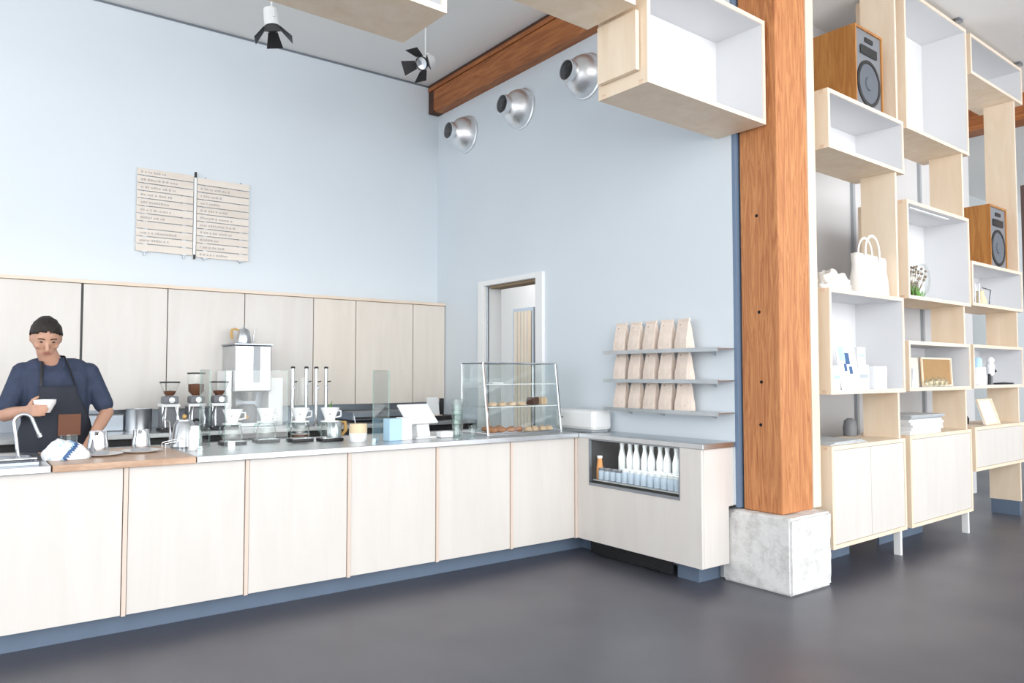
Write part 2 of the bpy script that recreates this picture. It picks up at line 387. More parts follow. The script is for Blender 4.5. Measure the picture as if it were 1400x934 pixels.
# recess for the sink
t = thing('sink_tray', 'small steel drip tray under the gooseneck tap', 'tray', (.02, 4.42, ZT))
m = MB(); m.box(0, .34, 0, .42, .001, .004, 0)
m.box(0, .34, 0, .012, .004, .016, 0); m.box(0, .34, .408, .42, .004, .016, 0); m.box(0, .012, .012, .408, .004, .016, 0); m.box(.328, .34, .012, .408, .004, .016, 0)
m.build('basin', 'steeld', t)
m = MB()
for k in range(6): m.box(.02, .32, .05+k*.06, .056+k*.06, .008, .014)
m.build('grate', 'chrome', t)
# corner return with display fridge
FX = 3.885
t = thing('display_fridge', 'plywood fronted display fridge with a window of bottles beside the post', 'fridge', (FX, 3.175, .12))
W0, W1, Z0, Z1 = .18, 1.06, .42, .77       # window in local y, z
m = MB(); Yn = 1.30
m.box(0, .022, 0, W0, 0, .765, 0); m.box(0, .022, W1, Yn, 0, .765, 0); m.box(0, .022, W0, W1, 0, Z0, 0)
m.build('front_panel', 'panel', t)
MB().prism([(.024, 0), (.278, 0), (.278, .375), (.33, .375), (.33, .765), (.024, .765)], 0, .022, 'y').build('side_panel', 'panel', t)
m = MB()
m.box(.024, .325, W0-.02, W0, Z0-.02, Z1-.01); m.box(.024, .325, W1, W1+.02, Z0-.02, Z1-.01); m.box(.024, .325, W0, W1, Z0-.02, Z0)
m.box(.31, .325, W0, W1, Z0, Z1-.01); m.box(.024, .325, W0, W1, Z1-.012, Z1-.006)
m.build('interior', 'black', t)
m = MB(); m.box(-.002, .02, W0-.004, W0+.004, Z0-.004, Z1-.006); m.box(-.002, .02, W1-.004, W1+.004, Z0-.004, Z1-.006); m.box(-.004, .02, W0, W1, Z0-.004, Z0+.016); m.box(-.004, .02, W0, W1, Z1-.014, Z1-.006)
m.build('window_frame', 'steeld', t)
MB().box(.006, .010, W0+.008, W1-.008, Z0+.016, Z1-.014).build('window_pane', 'pane', t)
MB().box(.03, .30, W0+.01, W1-.01, Z0+.03, Z0+.04).build('wire_shelf', 'steel', t)
MB().box(.17, .30, W0+.01, W1-.01, Z0+.041, Z0+.092).build('rear_step', 'steeld', t)
m = MB(); m.box(.05, .07, .30, 1.1, -.10, -.0)
for k in range(8): m.box(.045, .05, .32, 1.08, -.095+k*.012, -.089+k*.012)
m.build('vent_grille', 'black', t)
w = MB(); w.box(3.98, 4.2, 3.28, 3.46, 0, .12); w.box(4.05, 4.2, 4.36, 4.52, 0, .12)
struct(w.build('baseboard_corner', 'kick'))
o = MB().box(0, .335, 0, 1.19, 0, .035).build('corner_worktop', 'steel', bevel=.003); place(o, (3.88, 3.155, .885)); tag(o, 'short grey worktop above the display fridge, running to the post', 'worktop')
L = bpy.data.lights.new('fridge_strip_light', 'AREA'); L.energy = 1.4; L.shape = 'RECTANGLE'; L.size = .04; L.size_y = .8
o = bpy.data.objects.new('fridge_strip_light', L); C.objects.link(o); o.location = (3.93, 3.79, .868)

# bottles in the fridge
def bottle(h, r, nr, body, cap, name='milk_bottle', cat='bottle'):
    t = thing(name, '', cat)
    m = MB(); m.lathe([(0, 0), (r*.95, 0), (r, .006), (r, h*.5), (r*.85, h*.6), (nr, h*.8), (nr, h*.92), (0, h*.92)], 16)
    m.build('bottle_body', body, t, smooth=True)
    MB().lathe([(nr*1.15, h*.90), (nr*1.15, h), (0, h)], 14).build('cap', cap, t)
    return t
zsh = .12+Z0+.042
bp = bottle(.215, .029, .015, 'milk', 'whitep')
for k in range(9):
    y = 4.10-k*.075
    lab = f'tall white milk bottle, {ORD[k]} from the left in the fridge back row'
    if k == 0: bp.location = (4.10, y, zsh+.052); bp['label'] = lab; bp['group'] = 'white bottles in the fridge'
    else: dup(bp, (4.10+.01*(k % 2), y, zsh+.052), label=lab)
jb = bottle(.17, .026, .018, 'orange', 'whitep', 'juice_bottle'); jb.location = (3.965, 4.205, zsh); jb['label'] = 'small orange bottle with white cap at the left of the fridge'
def jar(h, r, body, lid):
    t = thing('lidded_jar', '', 'jar', (0, 0, 0), 0, 'small lidded jars in the fridge')
    MB().lathe([(0, 0), (r, 0), (r, h*.7), (r*.8, h*.8), (0, h*.8)], 16).build('jar_body', body, t, smooth=True)
    MB().lathe([(r*.9, h*.78), (r*.9, h), (0, h)], 16).build('lid', lid, t)
    return t
j0 = jar(.085, .026, 'jarblue', 'grey'); j1 = jar(.10, .027, 'jarblue', 'whitep')
for k in range(13):
    y = 4.165-k*.062
    lab = f'small jar, {ORD[k]} from the left in the fridge front row'
    src = j0 if k < 4 else j1
    if k == 0: j0.location = (3.95, y, zsh); j0['label'] = lab
    elif k == 4: j1.location = (3.95, y, zsh); j1['label'] = lab
    else: dup(src, (3.95, y, zsh), label=lab)
for k in range(5):
    dup(j1, (4.018, 3.43+k*.066, zsh), label=f'small white jar, {ORD[k]} from the right in the fridge middle row')

# ------------------------------------------------------------------ back counter and wall cabinets
cx = [-1.1, -.38, .27-.0, .817, 1.458, 2.103, 2.749, 3.186, 3.826, 4.212]
cx = [-1.1, -.42, .16, .817, 1.458, 2.103, 2.749, 3.186, 3.826, 4.212]
names = {1: 'plywood wall cupboard at the far left edge', 2: 'plywood wall cupboard directly behind the barista', 3: 'plywood wall cupboard just right of the dark gap', 4: 'plywood wall cupboard above the coffee grinders',
         5: 'plywood wall cupboard behind the tall steel brewer', 6: 'narrow plywood wall cupboard above the chrome taps', 7: 'plywood wall cupboard behind the short glass screen', 8: 'narrowest plywood wall cupboard, against the corner'}
for i in range(2, 9):
    a, b = cx[i], cx[i+1]
    t = thing('wall_cupboard', names[i], 'cupboard', (a, 6.85, 1.08), 0, 'plywood cupboards along the back wall')
    g0 = .014 if i == 3 else .004
    MB().box(g0, b-a-.004, .022, .16, 0, 1.02).build('body', 'ply', t)
    MB().box(g0, b-a-.004, 0, .020, 0.0, 1.015).build('door', 'panel' if i < 6 else 'panelwarm', t, bevel=.0015)
o = MB().box(.80, .834, 6.862, 7.0, 1.08, 2.095).build('dark_gap_strip', 'black'); tag(o, 'dark vertical strip between the cupboards behind the barista', 'strip')
o = MB().box(-1.1, 4.212, 6.835, 7.014, 2.101, 2.128).build('cupboard_top_board', 'plyx'); tag(o, 'long plywood top board capping the wall cupboards', 'board')
o = MB().box(-1.1, 4.212, 7.0, 7.014, .92, 1.079).build('backsplash', 'steeld'); tag(o, 'steel backsplash strip under the wall cupboards', 'backsplash')
o = MB().box(-1.1, 4.212, 6.24, 6.998, .885, .92).build('back_worktop', 'steel', bevel=.003); tag(o, 'steel back worktop behind the barista carrying the grinders', 'worktop')
for i in range(1, 6):
    a = -1.1+i*.885
    t = thing('undercounter_fridge', ['steel drawer unit at the left edge behind the tap', 'steel drawer unit right behind the barista', 'steel drawer unit behind the steel pitchers', 'steel drawer unit behind the coffee drippers', 'steel drawer unit behind the tablet stand', 'steel drawer unit in the corner behind the pastry case'][i], 'drawer unit', (a, 6.27, .1), 0, 'steel drawer units under the back worktop')
    MB().box(0, .88, .03, .70, 0, .78).build('body', 'black', t); MB().box(.02, .86, .08, .68, -.1, 0).build('plinth', 'black', t)
    for zz in (.02, .28, .52):
        d = MB().box(.01, .87, 0, .028, zz, zz+.21).build('drawer', 'steel', t, bevel=.003)
        MB().box(.03, .85, -.03, -.012, zz+.17, zz+.20).build('handle', 'white', d)

# ------------------------------------------------------------------ menu board
t = thing('menu_board', 'wooden slat menu board hung in two columns on the blue wall', 'menu board', (1.225, YB, 2.40))
rnd = random.Random(3)
for col in (0, 1):
    x0, x1 = (0, .455) if col == 0 else (.487, .945)
    for k in range(11):
        z = .735-k*.0655-(.012 if col == 1 else 0)
        m = MB(); m.box(x0, x1, -.026, -.014, z-.057, z, 0)
        if (col, k) not in ((0, 7), (0, 10), (1, 0)):
            x = x0+.03
            end = x0+rnd.uniform(.18, .34)
            while x < end:
                wd = rnd.uniform(.008, .02)
                m.box(x, x+wd, -.0275, -.026, z-.038, z-.038+rnd.choice((.014, .018)), 1); x += wd+rnd.choice((.005, .005, .014))
        m.build('slat', ['slat', 'ink'], t)
for xx in (.07, .385, .56, .875):
    MB().box(xx-.006, xx+.006, -.014, 0, -.012, .735).build('mounting_rail', 'steeld', t)
m = MB()
for xx in (.07, .385, .56, .875):
    for k in range(11):
        z = .735-k*.0655-(.012 if xx > .47 else 0)
        m.box(xx-.02, xx+.02, -.027, -.014, z-.0655, z-.0575)
m.build('hanging_clips', 'steeld', t)
MB().box(.461, .481, -.032, 0, -.01, .77).build('centre_pole', 'whitep', t)
m = MB(); m.box(.461, .481, -.034, -.030, .72, .77); m.box(.461, .481, -.034, -.03, -.01, .03); m.build('pole_cap', 'black', t)

# ------------------------------------------------------------------ bag shelves
rows = [(1.545, 'top'), (1.33, 'middle'), (1.115, 'bottom')]
for z, nm in rows:
    t = thing('wall_shelf', f'{nm} thin steel wall shelf holding kraft coffee bags', 'shelf', (XW, 3.155, z), 0, 'thin steel shelves on the blue wall')
    MB().box(-.17, 0, 0, 1.09, -.006, .0).build('tray', 'steel', t)
    MB().box(-.174, -.168, 0, 1.09, -.022, .006).build('front_lip', 'steel', t)
    for y in (.15, .62, .95): MB().prism([(-.12, -.006), (0, -.006), (0, -.05)], y, y+.006, 'y').build('bracket', 'steel', t)
def coffee_bag():
    t = thing('coffee_bag', '', 'bag', (0, 0, 0), 0, 'kraft coffee bags on the steel shelves')
    w_, d, h = .062, .036, .205
    m = MB(); N = 9; rings = []
    for i in range(N):
        f = i/(N-1); z = h*f
        ww = w_*(1-.16*f) ; dd = d*(1-f**1.6)+.005
        ring = []
        for (sx, sy) in ((-1, -1), (0, -1.1), (1, -1), (1.0, 0), (1, 1), (0, 1.1), (-1, 1), (-1.0, 0)):
            q = Vector((dd*sy, ww*sx, z)); q += Vector((noise.noise(q*40)*.004, noise.noise(q*31)*.004, 0)) if 0 < i else Vector()
            if sy == 0 and f < .9: q.y *= .86+.1*f
            ring.append(m.bm.verts.new(q))
        rings.append(ring)
    for a, b in zip(rings, rings[1:]):
        for k in range(8): m.bm.faces.new((a[k], a[(k+1) % 8], b[(k+1) % 8], b[k]))
    m.bm.faces.new(rings[0][::-1]); m.bm.faces.new(rings[-1])
    m.build('pouch', 'kraft', t, bevel=.002)
    MB().box(-.008, .008, -.055, .055, h-.004, h+.012).build('folded_top', 'kraft', t)
    m = MB(); m.box(-.040, -.038, -.035, .035, .035, .0395); m.build('printed_label', 'ink', t)
    MB().cyl((-.012, .022, h-.03), (-.0165, .022, h-.03), .0045, seg=10).build('valve', 'twig', t)
    return t
bg = coffee_bag(); first = True
for z, nm in rows:
    for k in range(5):
        y = 4.125-k*.153; lab = f'kraft paper coffee bag, {ORD[k]} from the left on the {nm} steel shelf'
        loc = (XW-.085, y, z+.0005)
        if first: place(bg, loc); bg['label'] = lab; first = False
        else: dup(bg, loc, random.uniform(-.12, .12), lab)

# ------------------------------------------------------------------ plywood shelf modules
T = .028
def shelf_box(x0, x1, z0, z1, label, y0=2.65, depth=.39, name='shelf_box', group='open plywood boxes of the shelving'):
    t = thing(name, label, 'shelf box', S(x0, y0, z0), SROT, group)
    w_, h = x1-x0, z1-z0
    m = MB(); m.box(0, w_, 0, depth, 0, T); m.box(0, w_, 0, depth, h-T, h); m.box(0, T, 0, depth, T, h-T); m.box(w_-T, w_, 0, depth, T, h-T)
    m.build('shell', 'ply', t)
    m = MB()
    m.box(0, w_, -.0025, 0, 0, T); m.box(0, w_, -.0025, 0, h-T, h); m.box(0, T, -.0025, 0, T, h-T); m.box(w_-T, w_, -.0025, 0, T, h-T)
    m.build('front_edge_band', 'plyx', t)
    m = MB(); e = .0015
    m.box(T, w_-T, depth-.02, depth-.004, T, h-T)
    m.box(T, w_-T, .003, depth-.02, T, T+e); m.box(T, w_-T, .003, depth-.02, h-T-e, h-T)
    m.box(T, T+e, .003, depth-.02, T+e, h-T-e); m.box(w_-T-e, w_-T, .003, depth-.02, T+e, h-T-e)
    m.build('white_lining', 'white', t)
    for zz in (0, h-T):
        for yy in (.03, .32): MB().box(-.0015, 0, yy, yy+.03, zz, zz+T).build('joint_key', 'edge', t)
    return t
def cabinet(x0, x1, z0, z1, label, doors=1, legs=True):
    t = thing('shelf_cabinet', label, 'cabinet', S(x0, 2.65, z0), SROT, 'white fronted cabinets at the foot of the shelving')
    w_, h = x1-x0, z1-z0
    m = MB(); m.box(0, w_, 0, .39, 0, T); m.box(0, w_, 0, .39, h-T, h); m.box(0, T, 0, .39, T, h-T); m.box(w_-T, w_, 0, .39, T, h-T); m.box(T, w_-T, .37, .39, T, h-T)
    m.build('carcass', 'ply', t)
    for k in range(doors):
        a = T+.002+k*(w_-2*T)/doors; b = T-.002+(k+1)*(w_-2*T)/doors
        MB().box(a, b, .003, .022, T+.003, h-T-.003).build('door', 'panel', t)
    for yy in (.03, .32): MB().box(-.0015, 0, yy, yy+.03, h-T, h).build('joint_key', 'edge', t)
    if legs:
        MB().box(w_-.10, w_-.07, .01, .06, -z0, 0).build('leg', 'whitep', t)
        MB().box(.05, w_-.35, .28, .30, -z0, 0).build('plinth', 'kick', t)
    return t
def divider(x, z0, z1, label, y0=2.66, depth=.27):
    t = thing('shelf_divider', label, 'divider', S(x, y0, z0), SROT, 'upright plywood dividers between the shelf boxes')
    MB().box(-.03, 0, .002, depth, 0, z1-z0).build('board', 'ply', t)
    MB().box(-.03, 0, 0, .002, 0, z1-z0).build('front_edge_band', 'plyx', t)
    return t
A0, A1_, B0, B1_, C0, C1_ = 4.89, 5.99, 6.07, 7.26, 7.34, 8.55
g = .001
cabinet(A0, A1_, .185, .88, 'white fronted cabinet nearest the concrete block', 2)
cabinet(B0, B1_, .182, .892, 'middle white fronted cabinet, under the stack of newspapers')
cc = cabinet(C0, C1_, .515, .902, 'shallow white fronted cabinet at the right edge, above the open gap', legs=False)
shelf_box(A0, A1_+.02, 1.232, 1.965, 'open white box holding small white cartons, nearest the post')
shelf_box(A0+.03, A1_+.08, 2.945, 3.365, 'empty low white box under the upper wooden speaker')
shelf_box(B0+.01, B1_+.02, 1.238, 1.635, 'open white box with a kraft frame and glass ornaments')
shelf_box(B0+.03, B1_+.06, 1.968, 2.755, 'tall white box with the round glass vase')
shelf_box(B0+.06, B1_+.11, 3.33, CEIL-.03, 'tallest empty white box touching the ceiling')
shelf_box(C0, C1_+.02, 1.245, 1.637, 'white box at the right edge with the black and white figurine')
shelf_box(C0+.02, C1_+.06, 1.985, 2.385, 'white box at the right edge under the lower wooden speaker')
shelf_box(C0+.12, C1_+.22, 4.11, CEIL-.03, 'low white box at the top right against the ceiling')
divider(A1_-.06, .88+g, 1.232-g, 'plywood divider standing on the cabinet nearest the post')
divider(A1_-.03, 1.965+g, 2.945-g, 'plywood divider behind the white tote bag')
divider(A1_+.02, 3.365+g, CEIL-g, 'tall plywood divider right of the upper speaker')
divider(B1_-.06, .892+g, 1.238-g, 'plywood divider right of the newspaper stack')
divider(B1_-.05, 1.635+g, 1.968-g, 'plywood divider between the kraft frame box and the vase box')
divider(B1_-.01, 2.755+g, 3.33-g, 'plywood divider between the vase box and the tallest box')
divider(C1_-.08, .902+g, 1.245-g, 'plywood divider behind the white photo frame')
divider(C1_-.06, 1.637+g, 1.985-g, 'plywood divider above the figurine box at the right edge')
divider(C1_+.03, 2.385+g, 4.11-g, 'tall plywood divider behind the lower speaker')
divider(C1_-.08, .14, .515-g, 'short plywood divider near the floor under the shallow cabinet')
o = MB().box(-.028, -.002, .012, .26, 0, .139).build('divider_foot', 'kick'); place(o, S(C1_-.08, 2.66, 0), SROT); tag(o, 'blue grey foot block under the lowest plywood divider', 'foot')
# brackets tying the top boxes to the ceiling
for (x, lab) in ((B1_-.1, 'small metal ceiling bracket above the tallest white box'), (C1_+.1, 'small metal ceiling bracket above the top right box')):
    o = MB().box(-.04, .04, -.04, -.004, 0, .028).build('ceiling_bracket', 'steeld'); place(o, S(x, 2.65, CEIL-.0285), SROT); tag(o, lab, 'bracket')
# hanging boxes above the counter side
shelf_box(3.16, 4.318, 3.0, 3.69, 'white plywood box hanging left of the timber post', y0=2.75, depth=.38)
divider(3.152, 3.08, 3.42, 'short plywood divider on the left end of the hanging box', y0=2.80, depth=.30)
o = shelf_box(2.0, 3.09, 3.421, CEIL-.06, 'plywood box overhead, resting on the short divider', y0=2.77, depth=.38)
o = shelf_box(.45, 1.845, 3.0, 3.42, 'overhead plywood box at the top left above the spotlights', y0=2.785, depth=.385)
o = MB().box(0, .16, .03, .33, 0, .03).build('linking_board', 'ply'); place(o, S(1.846, 2.785, 3.38), SROT); tag(o, 'small plywood board joining the two overhead boxes', 'board')
for x, z0 in ((1.0, 3.42), (3.7, 3.69)):
    o = MB().cyl((0, 0, 0), (0, 0, CEIL-z0-.001), .006).build('hanging_rod', 'steel'); place(o, S(x, 2.95, z0+.0005)); tag(o, 'thin steel rod hanging the '+('top left' if x < 2 else 'post side')+' overhead plywood box from the ceiling', 'rod')
# lining light in B2
o = MB().box(.05, .80, .04, .07, 0, .012).build('strip_light', 'whitep'); place(o, S(B0+.03+.1, 2.65, 2.755-T-.0135-.002), SROT); tag(o, 'slim white strip light under the top of the vase box', 'light')

# speakers
def speaker(loc, w_, d, h, label):
    t = thing('loudspeaker', label, 'loudspeaker', loc, SROT, 'wooden loudspeakers on the shelving')
    m = MB(); q = .018
    m.box(0, w_, 0, d, 0, q); m.box(0, w_, 0, d, h-q, h); m.box(0, q, 0, d, q, h-q); m.box(w_-q, w_, 0, d, q, h-q); m.box(q, w_-q, d-q, d, q, h-q)
    m.build('cabinet', 'walnut', t)
    MB().box(q, w_-q, .012, .03, q, h-q).build('baffle', 'grey', t)
    m = MB(); m.box(w_*.38, w_*.66, .002, .012, h*.845, h*.90); m.build('tweeter', 'black', t, bevel=.003)
    a = MB(); a.hexa([(w_*.2, .002, h*.68), (w_*.8, .002, h*.68), (w_*.7, .012, h*.69), (w_*.3, .012, h*.69)], [(w_*.2, .002, h*.79), (w_*.8, .002, h*.79), (w_*.7, .012, h*.78), (w_*.3, .012, h*.78)])
    a.build('horn', 'black', t)
    c = (w_*.5, .012, h*.345); r = w_*.415
    MB().lathe([(r, 0), (r, .008), (r*.86, .011), (r*.84, .004)], 36, at=c, axis=(0, -1, 0), cap=False).build('woofer_surround', 'black', t, smooth=True)
    MB().lathe([(r*.85, .005), (r*.3, -.02+.022), (r*.28, .012), (0, .016)], 36, at=c, axis=(0, -1, 0), cap=False).build('woofer_cone', 'cone', t, smooth=True)
    return t
speaker(S(5.43, 2.70, 3.366), .43, .36, .63, 'large wooden loudspeaker on the empty low white box near the ceiling')
speaker(S(8.03, 2.72, 2.386), .43, .33, .62, 'wooden loudspeaker at the right edge on the lower shelf box')

# ------------------------------------------------------------------ things on the shelving
zA = 1.966
t = thing('tote_bag', 'upright white cotton tote bag with loop handles on the shelf', 'bag', S(5.44, 2.75, zA), SROT)
m = MB(); N = 10; rings = []
for i in range(N):
    f = i/(N-1); ring = []
    for k in range(28):
        a = 2*PI*k/28; ex = .45
        x = math.copysign(abs(math.cos(a))**ex, math.cos(a))*.225*(1-.04*f); y = math.copysign(abs(math.sin(a))**ex, math.sin(a))*(.075-.04*f)
        q = Vector((x+.225, y, .31*f)); q += Vector((0, noise.noise(q*9)*.018*(.3+f), noise.noise(q*6)*.02*f)); ring.append(m.bm.verts.new(q))
    rings.append(ring)
for a, b in zip(rings, rings[1:]):
    for k in range(28): m.bm.faces.new((a[k], a[(k+1) % 28], b[(k+1) % 28], b[k]))
m.bm.faces.new(rings[0][::-1])
m.build('bag_body', 'canvas', t, smooth='all', solid=.003)
for yy, dx in ((-.035, 0), (.035, .05)):
    pts = [Vector((.21+dx+.11*math.cos(a), yy-.006 if yy < 0 else yy+.004, .30+.13*math.sin(a)+.02)) for a in [PI*k/12 for k in range(13)]]
    pts = [Vector((pts[0].x, pts[0].y, .25))]+pts+[Vector((pts[-1].x, pts[-1].y, .25))]
    MB().tube(pts, .011, 8, flat=.35).build('handle', 'canvas', t, smooth=True)
def crumple(name, label, cat, loc, w_, d, h, mt, seed, nf=1.0):
    m = MB(); g = bmesh.ops.create_icosphere(m.bm, subdivisions=4, radius=1)['verts']
    for v in g:
        n = v.co.copy(); r = 1+.35*noise.noise(n*2.2*nf+Vector((seed, 0, 0)))+.14*noise.noise(n*6*nf+Vector((0, seed, 0)))
        v.co = Vector((n.x*w_/2*r, n.y*d/2*r, max(-.02, n.z)*h*r))
        if v.co.z < 0: v.co.z = 0
    o = m.build(name, mt, smooth='all'); place(o, loc, SROT); tag(o, label, cat); return o
crumple('folded_tote', 'crumpled white cotton bag lying left of the standing tote', 'bag', S(5.19, 2.79, zA), .40, .22, .15, 'canvas', 2, 1.6)
def card(name, label, cat, loc, w_, h, mt, lean=.12, th=.004, rz=SROT, extra=None):
    t = thing(name, label, cat, loc, rz); R = math.tan(lean)
    MB().hexa([(0, 0, 0), (w_, 0, 0), (w_, th, 0), (0, th, 0)], [(0, h*R, h), (w_, h*R, h), (w_, h*R+th, h), (0, h*R+th, h)]).build('sheet', mt, t)
    if extra: extra(t, w_, h, R)
    return t
def blueart(t, w_, h, R):
    m = MB()
    for (a, b, c, d_) in ((.12, .40, .62, .93), (.40, .62, .55, .80), (.3, .42, .40, .56), (.55, .70, .34, .50)):
        m.hexa([(a*w_, c*h*R-.003, c*h), (b*w_, c*h*R-.003, c*h), (b*w_, c*h*R-.0005, c*h), (a*w_, c*h*R-.0005, c*h)], [(a*w_, d_*h*R-.003, d_*h), (b*w_, d_*h*R-.003, d_*h), (b*w_, d_*h*R-.0005, d_*h), (a*w_, d_*h*R-.0005, d_*h)], mi=0 if a < .3 else 1)
    m.build('printed_pattern', ['bluec', 'inkb'], t)
card('leaning_print', 'white card with blue ink print leaning in the box nearest the post', 'print', S(5.16, 2.71, 1.232+T+.002), .27, .33, 'paper', .15, extra=blueart)
def carton(label, x, y, z, w_, d, h, mt='paper', lid=None):
    t = thing('small_carton', label, 'box', S(x, y, z), SROT, 'small cartons in the box nearest the post')
    MB().box(0, w_, 0, d, 0, h).build('carton_body', mt, t, bevel=.002)
    m = MB(); m.box(.1*w_, .9*w_, -.001, 0, h*.45, h*.6); m.build('printed_band', lid or 'bluec', t)
    return t
zb = 1.232+T+.002
carton('slim teal and white carton at the far left of its box', 5.02, 2.70, zb, .10, .07, .17, 'paper', 'bluec')
carton('grey white carton under the smaller carton, right of the print', 5.46, 2.74, zb, .16, .12, .18, 'paper', 'midgrey')
carton('small white carton stacked on the grey white carton', 5.46, 2.745, zb+.181, .12, .09, .13, 'paper', 'bluec')
carton('wide white carton at the right of its box', 5.66, 2.72, zb, .20, .12, .17, 'paper', 'whitep')
# magazines on cabinet A
for k in range(3):
    o = MB().box(0, .52-.04*k, 0, .30, 0, .006).build('magazine', 'paperg', bevel=.001); place(o, S(4.93+.03*k, 2.68, .8805+k*.0065), SROT+.03*k)
    tag(o, ['lowest thin grey magazine on the cabinet nearest the post', 'middle thin grey magazine on the cabinet nearest the post', 'topmost thin grey magazine on the cabinet nearest the post'][k], 'magazine', 'thin magazines on the first cabinet')
t = thing('desk_clock', 'small dark rounded object behind the magazines beside the divider', 'ornament', S(5.86, 3.02, .8805), SROT)
MB().lathe([(.05, 0), (.055, .06), (.045, .12), (.02, .14), (0, .142)], 20).build('clock_body', 'grey', t, smooth=True)
# newspaper stack on B
z = .8925
for k in range(7):
    th = [.03, .022, .026, .02, .016, .014, .02][k]; m = MB()
    m.box(0, .58, 0, .30, 0, th, 0)
    for q in range(3): m.box(-.001, .581, -.0015, .15, th*(.2+.25*q), th*(.28+.25*q), 1)
    o = m.build('newspaper', ['paper' if k < 5 else 'paperg', 'paperg' if k < 5 else 'grey'], bevel=.002); place(o, S(6.12+random.uniform(0, .05), 2.67+random.uniform(0, .02), z), SROT+random.uniform(-.03, .03)); z += th+.0008
    tag(o, f'folded newspaper, {ORD[k]} from the bottom of the stack on the middle cabinet' if k < 6 else 'topmost folded newspaper of the stack on the middle cabinet', 'newspaper', 'newspapers stacked on the middle cabinet')
# B3: kraft picture, ornaments
zb = 1.238+T+.002
def fr(t, w_, h, R):
    m = MB()
    for (a, b, c, d_) in ((0, 1, 0, .06), (0, 1, .94, 1), (0, .035, .06, .94), (.965, 1, .06, .94)):
        m.hexa([(a*w_, c*h*R-.01, c*h), (b*w_, c*h*R-.01, c*h), (b*w_, c*h*R, c*h), (a*w_, c*h*R, c*h)], [(a*w_, d_*h*R-.01, d_*h), (b*w_, d_*h*R-.01, d_*h), (b*w_, d_*h*R, d_*h), (a*w_, d_*h*R, d_*h)])
    m.build('frame', 'ply', t)
card('framed_board', 'framed brown kraft board standing in the middle shelf box', 'picture', S(6.56, 2.76, zb), .60, .245, 'kraftd', .04, .008, extra=fr)
card('plywood_sample', 'pale plywood sheet leaning at the left of the kraft board', 'board', S(6.27, 2.77, zb), .27, .24, 'ply', .05, .008)
o = MB().prism([(0, 0), (.11, 0), (.05, .15), (.03, .15)], 0, .06, 'y').build('paper_cone', 'paper'); place(o, S(6.22, 2.69, zb), SROT); tag(o, 'folded white paper tent at the left of the middle shelf box', 'card')
def bauble(label, x, y, r):
    t = thing('glass_ornament', label, 'ornament', S(x, y, zb), SROT, 'small glass ornaments before the kraft board')
    MB().lathe([(r*.6, 0), (r, r*.7), (r*.95, r*1.3), (r*.6, r*1.9), (r*.55, r*1.85), (r*.85, r*1.3), (r*.9, r*.7), (r*.5, .006), (0, .006)], 20).build('bowl', 'glass', t, smooth=True)
    MB().ball((0, 0, r*.75), r*.5, (1, 1, .8)).build('pale_filling', 'cream', t, smooth=True)
for k, (x, r) in enumerate(((6.50, .028), (6.58, .04), (6.68, .042), (6.78, .042), (6.87, .032))):
    bauble(f'small glass ornament, {ORD[k]} from the left in front of the kraft board', x, 2.70, r)
# vase
t = thing('glass_vase', 'round glass vase with green leaves and dried flowers', 'vase', S(6.50, 2.83, 1.968+T+.002), SROT)
MB().lathe([(.0, 0), (.10, 0), (.155, .05), (.172, .14), (.165, .22), (.14, .28), (.11, .295)], 32, cap=False).build('glass_globe', 'glass', t, smooth=True)
m = MB(); rg = random.Random(5)
for k in range(90):
    a = rg.uniform(0, 2*PI); r = rg.uniform(.02, .13); h = rg.uniform(.06, .13); tilt = rg.uniform(-.03, .03)
    m.prism([(r*math.cos(a)-.006, .004), (r*math.cos(a)+.006, .004), (r*math.cos(a)+.009+tilt, h*.6), (r*math.cos(a)+tilt*1.5, h), (r*math.cos(a)-.009+tilt, h*.6)], r*math.sin(a), r*math.sin(a)+.002, 'y')
m.build('green_leaves', 'leaf', t)
m = MB()
for k in range(150):
    a = rg.uniform(0, 2*PI); r = rg.uniform(0, .145); h = rg.uniform(.13, .27)
    m.tube([(r*.5*math.cos(a), r*.5*math.sin(a), .02), (r*math.cos(a), r*math.sin(a), h)], .0018, 4); m.ball((r*math.cos(a), r*math.sin(a), h), rg.uniform(.006, .014), sub=1)
m.build('dried_flowers', 'twig', t)
o = MB().ball((0, 0, 0), .032, (1.2, .8, .9), 3).build('pale_flower', 'canvas', t, smooth=True); o.location = (-.03, -.05, .16)
# C2: wire stand
t = thing('wire_stand', 'small bent wire stand with a pale figure on a right edge shelf', 'ornament', S(7.65, 2.74, 1.985+T+.002), SROT)
MB().tube([(.02, 0, 0), (.02, 0, .20), (.12, 0, .21), (.12, 0, .02)], .006).build('wire_frame', 'steel', t)
MB().tube([(.20, 0, .17), (.40, 0, .16), (.36, 0, .05), (.42, .02, 0)], .005).build('wire_arm', 'steeld', t)
MB().lathe([(.05, 0), (.055, .05), (.03, .11), (.035, .14), (0, .15)], 16, at=(.2, .02, 0)).build('pale_figure', 'cream', t, smooth=True)
MB().lathe([(.06, 0), (.07, .04), (.05, .09), (0, .10)], 16, at=(.27, .06, 0)).build('white_base', 'ceramic', t, smooth=True)
